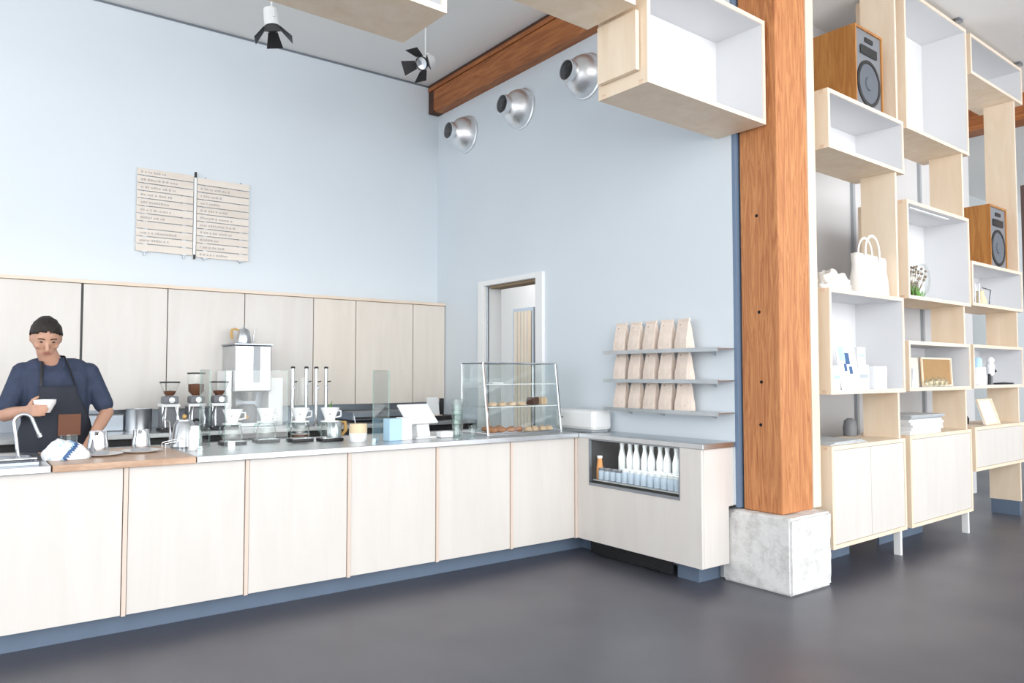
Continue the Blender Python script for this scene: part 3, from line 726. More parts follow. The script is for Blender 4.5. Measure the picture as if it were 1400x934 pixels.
# C3
zc = 1.245+T+.002
t = thing('white_canister', 'white cylinder canister at the left of the figurine', 'canister', S(7.72, 2.76, zc))
MB().lathe([(0, 0), (.075, 0), (.075, .16), (0, .16)], 24).build('can_body', 'ceramic', t, smooth=True)
MB().lathe([(.045, .16), (.045, .23), (.03, .25), (0, .25)], 20).build('stopper', 'bluec', t, smooth=True)
t = thing('figurine', 'black and white standing figurine at the right edge', 'figurine', S(7.93, 2.72, zc))
MB().cone2((0, 0, .17), (0, 0, .11), .04, .035).build('torso', 'ceramic', t, smooth=True)
MB().ball((0, 0, .225), .036, sub=3).build('head', 'ceramic', t, smooth=True)
MB().tube([(-.02, 0, .10), (-.03, 0, 0)], .014).build('leg', 'black', t)
MB().tube([(.02, 0, .10), (.02, 0, 0)], .014).build('leg', 'grey', t)
MB().tube([(.03, 0, .17), (.07, -.02, .12)], .012).build('arm', 'black', t)
o = MB().lathe([(0, 0), (.13, 0), (.15, .012), (.10, .016), (0, .022)], 24, sx=1.5, sy=.35).build('black_dish', 'black', smooth=True); place(o, S(8.25, 2.72, zc)); tag(o, 'flat black dish beside the figurine', 'dish')
# frame on C cabinet
def matb(t, w_, h, R):
    m = MB()
    for (a, b, c, d_) in ((0, 1, 0, .07), (0, 1, .93, 1), (0, .09, .07, .93), (.91, 1, .07, .93)):
        m.hexa([(a*w_, c*h*R-.012, c*h), (b*w_, c*h*R-.012, c*h), (b*w_, c*h*R, c*h), (a*w_, c*h*R, c*h)], [(a*w_, d_*h*R-.012, d_*h), (b*w_, d_*h*R-.012, d_*h), (b*w_, d_*h*R, d_*h), (a*w_, d_*h*R, d_*h)])
    m.build('frame', 'ply', t)
card('photo_frame', 'white photo frame leaning on the cabinet at the right edge', 'picture frame', S(7.76, 2.72, .9035), .36, .235, 'paper', .3, .008, extra=matb)
o = MB().lathe([(.03, 0), (.035, .05), (.01, .09), (0, .09)], 16).build('dark_weight', 'black', smooth=True); place(o, S(7.80, 2.90, .9035)); tag(o, 'small black object behind the white photo frame', 'ornament')

# ------------------------------------------------------------------ spotlights
def spot(loc, stem, aim, label, rz=0):
    t = thing('track_spotlight', label, 'spotlight', loc, rz, 'white track spotlights with black barn doors')
    MB().cyl((0, 0, .06), (0, 0, stem), .007).build('stem', 'whitep', t)
    MB().lathe([(.0, 0), (.05, 0), (.05, .02), (0, .02)], 20, at=(0, 0, stem-.021)).build('ceiling_rose', 'whitep', t)
    d = Vector(aim).normalized(); R = Vector((0, 0, 1)).rotation_difference(d).to_matrix()
    MB().lathe([(.035, -.09), (.05, -.085), (.055, -.02), (.055, .06), (.050, .06), (.048, .0)], 28, axis=d, cap=False).build('lamp_body', 'whitep', t, smooth=True)
    m = MB(); m.tube([R @ Vector((-.06, 0, 0)), R @ Vector((-.065, 0, -.05)), Vector((-.0, 0, .07)), R @ Vector((.065, 0, -.05)), R @ Vector((.06, 0, 0))], .008); m.build('yoke', 'whitep', t)
    MB().lathe([(.052, .055), (.060, .055), (.060, .068), (.052, .068)], 28, axis=d, cap=False).build('front_ring', 'black', t, smooth=True)
    MB().lathe([(0, .045), (.050, .055)], 24, axis=d, cap=False).build('lens', 'chrome', t, smooth=True)
    for k in range(4):
        a = k*PI/2+.4; u = Vector((math.cos(a), math.sin(a), 0)); w = Vector((-math.sin(a), math.cos(a), 0)); z = Vector((0, 0, 1))
        p0 = u*.060+z*.066; dirv = (z*.75+u*.62).normalized()
        q = [p0-w*.035, p0+w*.035, p0+w*.062+dirv*.12, p0-w*.062+dirv*.12]; n = dirv.cross(w).normalized()*.0015
        m = MB(); m.hexa([R @ (v-n) for v in q], [R @ (v+n) for v in q]); m.build('barn_door', 'black', t)
    return t
spot((1.885, 5.6, 4.07), CEIL-4.07, (.1, -.1, -1), 'white spotlight with black barn doors pointing down, left one')
spot((3.235, 5.6, 4.085), CEIL-4.085, (-.80, -.35, -.50), 'white spotlight on a thin stem near the beam, right one', 0)

# ------------------------------------------------------------------ things on the front counter
Z = ZT+.0006
# gooseneck tap
t = thing('gooseneck_tap', 'slim chrome gooseneck tap at the left end of the counter', 'tap', (.285, 4.60, Z))
MB().lathe([(.0, 0), (.022, 0), (.022, .01), (.012, .02), (0, .02)], 16).build('base_flange', 'chrome', t)
pts = [(0, 0, .01), (-.012, 0, .12), (-.022, 0, .2)]+[(-.022+.040*(1-math.cos(a)), 0, .205+.04*math.sin(a)) for a in [PI*k/10*.85 for k in range(11)]]+[(.085, -.01, .14)]
MB().tube(pts, .0085, 10).build('spout', 'chrome', t, smooth=True)
MB().tube([(.085, -.01, .145), (.092, -.011, .125)], .011, 10).build('nozzle', 'chrome', t, smooth=True)
t = thing('steel_rail', 'thin chrome bar across the sink worktop', 'rail', (.0, 4.53, Z))
MB().tube([(-.3, 0, .022), (.36, 0, .022)], .008, 10).build('bar', 'chrome', t, smooth=True)
for xx in (-.25, .34): MB().cyl((xx, 0, 0), (xx, 0, .022), .006).build('bar_foot', 'chrome', t)
# cloth
def fold_cloth():
    t = thing('folded_cloth', 'folded white tea towel with a blue stripe on the wooden worktop', 'towel', (.50, 4.64, Z))
    m = MB(); N = 22; P = []
    for lay in range(3):
        pass
    g = bmesh.ops.create_icosphere(m.bm, subdivisions=4, radius=1)['verts']
    for v in g:
        n = v.co.copy(); r = 1+.16*noise.noise(n*2.4+Vector((4, 0, 0)))+.05*noise.noise(n*7)
        v.co = Vector((n.x*.115*r, n.y*.08*r, max(0, n.z)*.10*r*(1-.25*n.x)))
    for f in m.bm.faces:
        c = f.calc_center_median(); d = c.x*.8-c.z*.5+.015+.01*math.sin(c.y*40)
        f.material_index = 1 if abs(d) < .009 else (2 if .02 < abs(d+.035) < .026 else 0)
    m.build('cloth', ['paper', 'inkb', 'bluec'], t, smooth='all'); return t
fold_cloth()
def tumbler(label, loc, r=.032, h=.10, group=None, name='glass_tumbler'):
    t = thing(name, label, 'glass', loc, 0, group)
    MB().lathe([(0, .004), (r*.82, .004), (r, h), (r*.94, h), (r*.76, .010), (0, .010)], 20, cap=False).build('cup', 'glass', t, smooth=True)
    MB().lathe([(r*.97, h-.002), (r*1.0, h+.001), (r*.93, h+.001)], 20, cap=False).build('rim', 'glassg', t)
    MB().lathe([(0, 0), (r*.82, 0), (r*.82, .004), (0, .004)], 20).build('thick_base', 'glassg', t)
    return t
tumbler('small glass jar behind the folded tea towel', (.535, 4.86, Z), .045, .11)
# plates and pitchers
def plate(loc, label):
    t = thing('saucer_plate', label, 'plate', loc, 0, 'white plates under the steel pitchers')
    MB().lathe([(0, 0), (.06, 0), (.105, .010), (.108, .013), (.06, .006), (0, .006)], 36, cap=False).build('plate_body', 'ceramic', t, smooth=True); return t
plate((.68, 4.72, Z), 'white plate under the left steel pitcher'); plate((.89, 4.79, Z), 'white plate under the right steel pitcher')
def pitcher(loc, label, s=1):
    t = thing('milk_pitcher', label, 'pitcher', loc, 1.25, 'steel milk pitchers on white plates')
    MB().lathe([(0, .0), (.050*s, 0), (.054*s, .006), (.052*s, .05*s), (.044*s, .10*s), (.045*s, .128*s), (.043*s, .128*s), (.042*s, .10*s), (.048*s, .01), (0, .01)], 28, cap=False).build('jug', 'chrome', t, smooth=True)
    m = MB(); m.tube([(.042*s, 0, .112*s), (.075*s, 0, .105*s), (.082*s, 0, .06*s), (.05*s, 0, .025*s)], .005, 8, flat=1.6); m.build('handle', 'chrome', t, smooth=True)
    MB().hexa([(-.040*s, -.012, .10*s), (-.040*s, .012, .10*s), (-.036*s, .012, .10*s), (-.036*s, -.012, .10*s)], [(-.056*s, -.004, .128*s), (-.056*s, .004, .128*s), (-.038*s, .016, .126*s), (-.038*s, -.016, .126*s)]).build('pour_lip', 'chrome', t)
pitcher((.66, 4.72, Z+.0075), 'polished steel milk pitcher on the left plate', 1.0); pitcher((.89, 4.79, Z+.0075), 'polished steel milk pitcher on the right plate', .95)
# kettle
def kettle(loc, label, rz, handle, knob='tan', s=1.0):
    t = thing('gooseneck_kettle', label, 'kettle', loc, rz)
    MB().lathe([(0, 0), (.078*s, 0), (.082*s, .006), (.060*s, .14*s), (.050*s, .155*s), (.048*s, .16*s), (0, .163*s)], 28).build('kettle_body', 'steel', t, smooth=True)
    MB().lathe([(.046*s, .160*s), (.044*s, .168*s), (0, .175*s)], 20).build('lid', 'steel', t, smooth=True)
    MB().ball((0, 0, .188*s), .014*s).build('lid_knob', knob, t, smooth=True)
    MB().tube([(-.072*s, 0, .03*s), (-.105*s, 0, .04*s), (-.105*s, 0, .10*s), (-.115*s, 0, .16*s), (-.145*s, 0, .178*s)], [.011, .009, .007, .006, .005], 10).build('spout', 'steel', t, smooth=True)
    MB().tube([(.05*s, 0, .15*s), (.09*s, 0, .165*s), (.125*s, 0, .155*s), (.13*s, 0, .10*s), (.12*s, 0, .055*s)], [.007, .009, .011, .012, .010], 10).build('handle', handle, t, smooth=True)
    return t
kettle((1.17, 4.98, Z), 'steel gooseneck kettle behind the end of the wooden worktop', .5, 'black', 'tan', 1.0)
o = MB().lathe([(0, 0), (.038, 0), (.040, .1), (.026, .125), (.026, .145), (0, .147)], 20).build('white_shaker', 'ceramic', smooth=True); place(o, (1.17, 4.72, Z)); tag(o, 'small white shaker in front of the gooseneck kettle', 'shaker')
# wire cup rack near
t = thing('wire_rack', 'low chrome wire rack beside the kettle on the counter', 'rack', (1.0, 4.68, Z))
for yy in (0, .10): MB().tube([(0, yy, 0), (0, yy, .05), (.10, yy, .07), (.10, yy, 0)], .002, 6).build('wire_hoop', 'chrome', t)
MB().tube([(0, 0, .05), (0, .10, .05)], .002, 6).build('cross_wire', 'chrome', t)
MB().tube([(.10, 0, .07), (.10, .10, .07)], .002, 6).build('cross_wire', 'chrome', t)
# glass screens
def screen(x0, y0, x1, y1, h, label):
    t = thing('glass_screen', label, 'screen', (x0, y0, Z), math.atan2(y1-y0, x1-x0), 'clear glass screens on the steel worktop')
    l = math.hypot(x1-x0, y1-y0)
    MB().box(0, l, -.003, .003, 0.002, h).build('pane', 'glass', t)
    m = MB(); m.box(-.002, .002, -.004, .004, 0, h); m.box(l-.002, l+.002, -.004, .004, 0, h); m.box(0, l, -.004, .004, h-.001, h+.002); m.build('polished_edge', 'glassg', t)
    MB().box(.02, .06, -.012, .012, 0, .03).build('clamp', 'chrome', t)
screen(1.165, 4.60, 1.30, 4.90, .475, 'narrow glass screen standing at the start of the steel worktop')
screen(1.38, 4.86, 1.78, 4.86, .475, 'wide glass screen in front of the tall steel brewer')
screen(2.22, 4.50, 2.45, 4.72, .475, 'glass screen between the kraft jar and the pale blue box')
# drippers on servers
def scale(loc, label):
    t = thing('coffee_scale', label, 'scale', loc, 0, 'flat scales under the glass servers')
    MB().box(-.075, .075, -.06, .06, 0, .018).build('scale_body', 'black', t, bevel=.003)
    MB().box(-.065, .065, -.045, .05, .018, .021).build('plate', 'steel', t); return t
def server(loc, label, fill):
    t = thing('glass_server', label, 'server', loc, .3, 'glass coffee servers')
    MB().lathe([(0, 0), (.055, 0), (.062, .01), (.066, .045), (.052, .095), (.048, .105), (.046, .105), (.050, .094), (.063, .045), (.058, .01), (0, .004)], 28, cap=False).build('jug', 'glass', t, smooth=True)
    MB().lathe([(.048, .100), (.052, .104), (.048, .108)], 28, cap=False).build('rim', 'glassg', t)
    if fill: MB().lathe([(0, .005), (.056, .008), (.060, fill), (0, fill)], 24).build('coffee', 'coffee', t, smooth=True)
    MB().tube([(-.05, 0, .10), (-.09, 0, .095), (-.095, 0, .05), (-.062, 0, .03)], .006, 8).build('handle', 'glassg', t, smooth=True)
    return t
def dripper(loc, label):
    t = thing('coffee_dripper', label, 'dripper', loc, .2, 'white ceramic pour over drippers')
    MB().lathe([(.030, 0), (.062, 0), (.064, .006), (.034, .012), (.038, .03), (.064, .095), (.060, .095), (.034, .03), (.026, .012)], 28, cap=False).build('cone', 'ceramic', t, smooth=True)
    MB().tube([(.055, 0, .075), (.088, 0, .07), (.088, 0, .035), (.045, 0, .028)], .006, 8).build('handle', 'ceramic', t, smooth=True)
    MB().cyl((-.030, -.045, .055), (-.0335, -.052, .055), .006, seg=12).build('printed_dot', 'ink', t)
wh = ['leftmost, before the brewer', 'second from left', 'third from left', 'rightmost, beside the wooden handled kettle']
for k, (x, y) in enumerate(((1.465, 4.99), (1.695, 5.02), (1.90, 4.95), (2.075, 4.86))):
    scale((x, y, Z), f'flat black coffee scale under the glass server, {wh[k]}')
    server((x, y, Z+.0215), f'glass coffee server under a white dripper, {wh[k]}', (0, 0, .025, 0)[k])
    dripper((x, y, Z+.0215+.106), f'white ceramic coffee dripper on a glass server, {wh[k]}')
# steel jug with wooden handle
t = thing('steel_jug', 'steel jug with a golden wooden handle right of the last dripper', 'jug', (2.16, 4.98, Z), -.2)
MB().lathe([(0, 0), (.05, 0), (.05, .12), (.046, .125), (0, .125)], 24).build('jug_body', 'steel', t, smooth=True)
MB().tube([(.05, 0, .115), (.075, 0, .115), (.08, 0, .06), (.05, 0, .02)], [.009, .012, .013, .009], 10).build('handle', 'tan', t, smooth=True)
# kraft jar and box
t = thing('kraft_cup', 'tan topped cup with white base before the glass screen', 'cup', (2.19, 4.66, Z))
MB().lathe([(0, 0), (.05, 0), (.058, .02), (.06, .06), (0, .06)], 24).build('white_base', 'ceramic', t, smooth=True)
MB().lathe([(.06, .0605), (.058, .12), (0, .125)], 24).build('tan_sleeve', 'cream', t, smooth=True)
MB().tube([(-.02, 0, .12), (-.03, 0, .17)], .004).build('stir_stick', 'steel', t)
t = thing('card_box', 'pale blue translucent box behind the glass screen', 'box', (2.37, 4.555, Z), .1)
MB().box(0, .10, 0, .08, 0, .15).build('box_body', 'bluec', t, bevel=.003)
MB().box(.105, .19, .01, .08, 0, .155).build('white_sleeve', 'paper', t, bevel=.002)
# tablet stand
t = thing('tablet_stand', 'white point of sale tablet stand on the counter', 'tablet', (2.66, 4.66, Z), .12)
MB().box(-.07, .11, -.06, .08, 0, .012).build('base_plate', 'whitep', t, bevel=.004)
MB().hexa([(-.035, -.03, .012), (.075, -.03, .012), (.075, .05, .012), (-.035, .05, .012)], [(-.035, .0, .15), (.075, .0, .15), (.075, .03, .17), (-.035, .03, .17)]).build('pedestal', 'whitep', t, bevel=.006)
tb = MB().hexa([(-.13, -.05, .108), (.13, -.05, .108), (.13, -.035, .10), (-.13, -.035, .10)], [(-.13, .085, .238), (.13, .085, .238), (.13, .10, .23), (-.13, .10, .23)]).build('tablet', 'whitep', t, bevel=.004)
MB().hexa([(-.11, .098, .216), (.11, .098, .216), (.11, .102, .214), (-.11, .102, .214)], [(-.11, -.02, .103), (.11, -.02, .103), (.11, -.018, .1), (-.11, -.018, .1)]).build('screen', 'black', tb)
t = thing('card_reader', 'small white card reader right of the tablet stand', 'card reader', (2.83, 4.60, Z))
MB().box(-.05, .05, -.04, .04, 0, .045).build('reader_body', 'whitep', t, bevel=.01)
MB().box(-.03, .03, -.02, .02, .045, .047).build('reader_top', 'paper', t)
# tumblers stack
for k in range(5):
    tumbler(f'glass tumbler, {ORD[k]} from the bottom of the stack beside the pastry case', (3.0, 4.70, Z+k*.038), .043, .11, 'stacked glass tumblers')
for k, (x, y) in enumerate(((2.93, 4.60), (3.07, 4.60))):
    tumbler(('left' if k == 0 else 'right')+' small glass tumbler in front of the tumbler stack', (x, y, Z), .03, .075, 'small tumblers by the stack')

# ------------------------------------------------------------------ pastry case
px, py, pw, pd, ph = 3.17, 4.54, .70, .36, .535
t = thing('pastry_case', 'glass pastry case with chrome frame in the counter corner', 'display case', (px, py, Z))
yt = .07; yb = .36
def bar(m, a, b, r=.007): m.tube([a, b], r, 6)
for xx in (0, pw):
    m = MB(); bar(m, (xx, 0, 0), (xx, yt, ph), .010); m.build('frame_post', 'chrome', t, smooth=True)
    m = MB(); bar(m, (xx, yb, 0), (xx, yb, ph)); m.build('frame_post', 'chrome', t, smooth=True)
for zz, y0 in ((ph, yt), (.012, 0)):
    m = MB(); bar(m, (0, y0, zz), (pw, y0, zz)); bar(m, (0, yb, zz), (pw, yb, zz)); bar(m, (0, y0, zz), (0, yb, zz)); bar(m, (pw, y0, zz), (pw, yb, zz))
    m.build('frame_rail', 'chrome', t, smooth=True)
MB().box(.0, pw, .0, yb, .0, .010).build('base_tray', 'steel', t)
for zz in (.205, .375):
    y0 = yt*zz/ph+.01
    MB().box(.008, pw-.008, y0, yb-.008, zz-.003, zz+.003).build('glass_shelf', 'glass', t)
    m = MB(); m.box(.008, pw-.008, y0-.002, y0, zz-.0035, zz+.0035); m.build('shelf_edge', 'whitep', t)
MB().hexa([(.008, -.002, .012), (pw-.008, -.002, .012), (pw-.008, .001, .012), (.008, .001, .012)], [(.008, yt-.002, ph), (pw-.008, yt-.002, ph), (pw-.008, yt+.001, ph), (.008, yt+.001, ph)]).build('front_pane', 'pane', t)
for xx in (0, pw-.003): MB().hexa([(xx, .01, .012), (xx+.003, .01, .012), (xx+.003, yb, .012), (xx, yb, .012)], [(xx, yt, ph), (xx+.003, yt, ph), (xx+.003, yb, ph), (xx, yb, ph)]).build('side_pane', 'pane', t)
MB().box(.0, pw, yt, yb, ph-.002, ph+.002).build('top_pane', 'pane', t)
MB().box(.008, pw-.008, yb-.002, yb, .012, ph).build('back_pane', 'pane', t)
def bun(loc, r, h, mt, label, name='bun', sc=1.0, rz=0):
    m = MB(); g = bmesh.ops.create_icosphere(m.bm, subdivisions=3, radius=1)['verts']; sd = random.random()*9
    for v in g:
        n = v.co.copy(); k = 1+.12*noise.noise(n*2+Vector((sd, 0, 0))); v.co = Vector((n.x*r*sc*k, n.y*r*k, max(0, n.z*.75+.25)*h*k))
    o = m.build(name, mt, smooth='all'); place(o, loc, rz); tag(o, label, 'pastry', 'pastries in the glass case'); return o
def croissant(loc, label, rz=0, s=1):
    m = MB(); pts = []; rr = []
    for k in range(13):
        a = -1.15+2.3*k/12; pts.append((.05*s*math.sin(a), .04*s*(1-math.cos(a)), .022*s)); f = 1-abs(k-6)/6.5; rr.append((.006+.019*f**.7+(.003 if k % 2 else 0))*s)
    m.tube(pts, rr, 10); o = m.build('croissant', 'pastry', smooth=True); place(o, loc, rz); tag(o, label, 'pastry', 'pastries in the glass case')
zt = Z+.0105
for k in range(4): croissant((px+.09+.085*k, py+.07+.01*(k % 2), zt), f'brown croissant, {ORD[k]} from the left in the pastry case base', .3*k-.3, .95)
for k in range(2): croissant((px+.13+.1*k, py+.19, zt), f'brown croissant, {ORD[k]} from the left in the back row of the case base', .5*k)
for k in range(4): bun((px+.42+.072*k, py+.07+.01*(k % 2), zt), .034, .04, 'pastryl', f'pale bun, {ORD[k]} from the left at the right of the case base')
zt = Z+.209
for k in range(4): bun((px+.12+.09*k, py+.12, zt), .036, .032, 'pastryl', f'pale scone, {ORD[k]} from the left on the middle glass shelf', 'scone')
for k, mt in enumerate(('cake', 'pastryl')):
    o = MB().box(-.035, .035, -.04, .04, 0, .06).build('loaf_slice', mt, bevel=.008); place(o, (px+.53+.085*k, py+.15, zt), .2); tag(o, ['dark chocolate loaf block on the middle glass shelf', 'pale loaf block at the right end of the middle glass shelf'][k], 'cake')
zt = Z+.379
o = MB().box(-.05, .05, -.03, .03, 0, .012).build('price_card_holder', 'whitep', bevel=.003); place(o, (px+.15, py+.12, zt)); tag(o, 'small white card lying on the upper glass shelf', 'card')
# toaster-like white box
t = thing('white_appliance', 'rounded white appliance against the blue wall beside the pastry case', 'appliance', (3.98, 4.29, Z))
MB().box(0, .20, 0, .47, .012, .17).build('housing', 'whitep', t, bevel=.028)
MB().box(.02, .18, .03, .44, 0, .014).build('foot_plate', 'midgrey', t)
m = MB(); m.box(-.002, .001, .38, .41, .10, .112); m.box(-.002, .001, .36, .375, .10, .112); m.box(-.002, .001, .375, .388, .055, .066); m.build('control_marks', 'grey', t)

# ------------------------------------------------------------------ things on the back counter
ZBK = ZT+.0008
def grinder(loc, label, tall=False):
    t = thing('coffee_grinder', label, 'grinder', loc, 0, 'coffee grinders on the back worktop')
    MB().box(-.075, .075, -.10, .10, 0, .02).build('base', 'black', t, bevel=.004)
    MB().box(-.062, .062, -.02, .10, .02, .19).build('motor_body', 'grey', t, bevel=.01)
    m = MB(); m.box(-.06, -.05, -.03, .0, .02, .19); m.box(.05, .06, -.03, 0, .02, .19); m.build('side_trim', 'chrome', t)
    MB().box(-.068, .068, -.06, .10, .19, .215).build('white_collar', 'whitep', t, bevel=.004)
    MB().box(-.055, .055, -.07, .06, .215, .275).build('burr_housing', 'grey', t, bevel=.012)
    MB().tube([(.0, -.075, .245), (.0, -.085, .245)], .022, 16).build('dial', 'chrome', t)
    if tall:
        MB().lathe([(.03, .275), (.062, .31), (.066, .45), (.066, .452)], 24, cap=False).build('bean_hopper', 'glass', t, smooth=True)
        MB().lathe([(.0, .28), (.028, .28), (.058, .315), (.060, .37), (0, .375)], 20).build('coffee_beans', 'brown', t, smooth=True)
        MB().lathe([(0, .452), (.070, .452), (.070, .464), (0, .466)], 24).build('hopper_lid', 'black', t)
    else:
        MB().lathe([(.028, .275), (.045, .30), (.072, .375), (.072, .38)], 24, cap=False).build('bean_hopper', 'glass', t, smooth=True)
        MB().lathe([(0, .28), (.026, .28), (.042, .30), (.046, .315), (0, .32)], 20).build('coffee_beans', 'brown', t, smooth=True)
        MB().lathe([(0, .38), (.076, .38), (.076, .392), (0, .394)], 24).build('hopper_lid', 'black', t)
    m = MB(); m.tube([(-.035, -.06, .19), (-.05, -.09, .10), (-.045, -.09, .03)], .006); m.tube([(.035, -.06, .19), (.05, -.09, .10), (.045, -.09, .03)], .006); m.build('fork', 'chrome', t, smooth=True)
grinder((1.40, 6.45, ZBK), 'coffee grinder on the back worktop, leftmost of three')
grinder((1.60, 6.45, ZBK), 'coffee grinder with the tall clear hopper, middle of three', True)
grinder((1.78, 6.45, ZBK), 'coffee grinder nearest the tall steel brewer')
t = thing('steel_pot', 'plain round steel bin on the back worktop left of the grinders', 'pot', (1.21, 6.62, ZBK))
MB().lathe([(0, 0), (.095, 0), (.095, .17), (.098, .175), (.09, .175), (.09, .01), (0, .01)], 32, cap=False).build('pot_body', 'steel', t, smooth=True)
MB().lathe([(.0, .16), (.09, .16)], 32, cap=False).build('contents', 'paper', t)
t = thing('steel_counter_box', 'low blue grey steel box on the back worktop beside the barista', 'box', (.86, 6.66, ZBK))
MB().box(0, .25, 0, .25, 0, .13).build('box_body', 'steeld', t, bevel=.006)
# brewer
t = thing('batch_brewer', 'tall steel coffee brewer rising above the back worktop', 'coffee brewer', (1.965, 6.52, ZBK))
MB().box(0, .33, 0, .36, 0, .04).build('base', 'steel', t, bevel=.006)
MB().box(.04, .29, .22, .36, .04, .30).build('back_column', 'steeld', t)
MB().box(-.05, .26, -.05, .36, .30, .70).build('tank_housing', 'steel', t, bevel=.012)
MB().box(.10, .16, -.054, -.05, .38, .69).build('dark_front_stripe', 'midgrey', t)
MB().box(-.06, .27, -.06, .37, .70, .712).build('top_plate', 'steeld', t)
MB().box(-.10, -.055, .02, .30, .0, .48).build('side_panel', 'whitep', t, bevel=.006)
MB().box(.27, .40, .05, .36, .0, .42).build('white_unit', 'whitep', t, bevel=.008)
MB().lathe([(.05, .22), (.065, .30)], 24, at=(.11, .08, 0)).build('spray_head', 'steel', t, smooth=True)
MB().lathe([(0, .04), (.07, .04), (.075, .16), (.05, .19), (0, .19)], 24, at=(.11, .10, 0)).build('thermos', 'grey', t, smooth=True)
MB().ball((.06, -.02, .085), .02).build('yellow_lever', 'tan', t, smooth=True)
kettle((2.04, 6.66, ZBK+.713), 'small steel kettle with a golden handle on top of the brewer', PI*.97, 'tan', 'steel', .8)
# tap towers
def tower(x, label, y=6.30):
    t = thing('tap_tower', label, 'tap', (x, y, ZBK), 0, 'slim chrome tap towers')
    MB().cyl((0, 0, 0), (0, 0, .50), .016).build('column', 'chrome', t, smooth=True)
    MB().lathe([(.0, 0), (.03, 0), (.03, .012), (0, .012)], 20).build('flange', 'chrome', t)
    MB().lathe([(.018, .5), (.018, .515), (0, .52)], 16).build('cap', 'black', t)
    MB().tube([(0, 0, .35), (0, -.05, .35), (0, -.055, .32)], .007).build('spout', 'chrome', t, smooth=True)
    MB().tube([(.0, 0, .38), (.04, -.01, .39)], .005).build('lever', 'black', t)
tower(2.35, 'slim chrome tap tower, leftmost of the four'); tower(2.47, 'slim chrome tap tower, second from the left'); tower(2.56, 'slim chrome tap tower, third from the left'); tower(2.65, 'slim chrome tap tower, rightmost of the four')
t = thing('tap_screen', 'clear glass beaker stand between the chrome tap towers', 'beaker', (2.41, 6.22, ZBK))
MB().lathe([(.05, .02), (.055, .06), (.05, .30), (.052, .42)], 20, cap=False).build('glass_tube', 'glass', t, smooth=True)
MB().lathe([(0, 0), (.06, 0), (.06, .02), (0, .02)], 20).build('stand', 'steel', t)
# right end of back counter
t = thing('menu_card', 'white and pink standing card in a black holder in the back corner', 'card', (3.78, 6.45, ZBK+.0), .1)
MB().box(-.04, .34, -.05, .18, 0, .04).build('black_base', 'black', t, bevel=.004)
MB().hexa([(0, 0, .04), (.14, 0, .04), (.14, .008, .04), (0, .008, .04)], [(.02, .06, .22), (.16, .06, .22), (.16, .068, .22), (.02, .068, .22)]).build('card', 'paper', t)
MB().box(.02, .15, -.03, -.02, .04, .05).build('pink_ledge', 'seam', t)
MB().box(.17, .19, .0, .05, .04, .21).build('black_side', 'black', t)
t = thing('espresso_machine', 'low dark steel appliance on the back worktop behind the tablet', 'appliance', (3.0, 6.50, ZBK))
MB().box(0, .55, 0, .36, .02, .10).build('body', 'steeld', t, bevel=.008)
MB().box(.02, .53, -.004, .0, .03, .05).build('dark_slot', 'black', t)
t = thing('leafy_jar', 'green leafy sprig in a jar behind the last dripper', 'plant', (2.74, 6.42, ZBK))
MB().lathe([(0, 0), (.04, 0), (.045, .10), (.03, .12)], 20, cap=False).build('jar', 'glass', t, smooth=True)
m = MB(); rg = random.Random(9)
for k in range(24):
    a = rg.uniform(0, 2*PI); r = rg.uniform(.01, .07); h = rg.uniform(.13, .22)
    m.tube([(0, 0, .02), (r*.5*math.cos(a), r*.5*math.sin(a), h*.7), (r*math.cos(a), r*math.sin(a), h)], [.002, .009, .001], 5, flat=.2)
m.build('leaves', 'leaf', t)

# ------------------------------------------------------------------ barista
pr = thing('person', 'person in navy shirt and dark apron holding a white cup', 'person', (.52, 5.42, 0))
HC = Vector((-.065, -.075, 1.60))
RS, LS = Vector((-.175, .0, 1.415)), Vector((.175, .0, 1.415))
RE, RW = Vector((-.265, -.07, 1.13)), Vector((-.165, -.275, 1.165))
LE, LW = Vector((.275, -.06, 1.13)), Vector((.17, -.24, .985))
m = MB()
tilt = Matrix.Rotation(.50, 3, 'X')
hp = lambda x, y, z: HC+tilt @ Vector((x, y, z))
m.ball(HC, .098, (.80, .98, 1.12), 3, rot=tilt)
m.ball(hp(0, -.035, -.06), .062, (.85, .9, 1.05), 3, rot=tilt)
m.ball(hp(0, -.052, -.098), .030, (1.1, .9, .8), 2)
m.cone2(hp(0, -.092, .004), hp(0, -.116, -.034), .009, .014)
for sx in (-1, 1):
    m.ball(hp(sx*.078, .01, -.015), .024, (.4, .8, 1.25), 2)
    m.ball(hp(sx*.030, -.078, .020), .016, (1.3, .6, .5), 2)
    m.ball(hp(sx*.040, -.06, -.03), .026, (1, .8, .9), 2)
m.cone2(HC+Vector((0, .01, -.08)), (-.02, .0, 1.42), .054, .062)
m.cone2((-.08, 0, 1.38), (.08, 0, 1.38), .07, .07)
m.cone2((-.07, 0, 1.25), (-.06, 0, 1.0), .09, .08); m.cone2((.07, 0, 1.25), (.06, 0, 1.0), .09, .08)
for a, b, c in ((RS, RE, RW), (LS, LE, LW)):
    m.cone2(a+Vector((0, 0, -.035)), b, .044, .040); m.cone2(b, b.lerp(c, .4), .040, .038); m.cone2(b.lerp(c, .4), c, .038, .026)
for sx in (-1, 1):
    m.cone2((sx*.09, 0, .98), (sx*.10, -.01, .52), .085, .058); m.cone2((sx*.10, -.01, .52), (sx*.11, .02, .10), .056, .036); m.cone2((sx*.11, .02, .05), (sx*.12, -.12, .035), .036, .028)
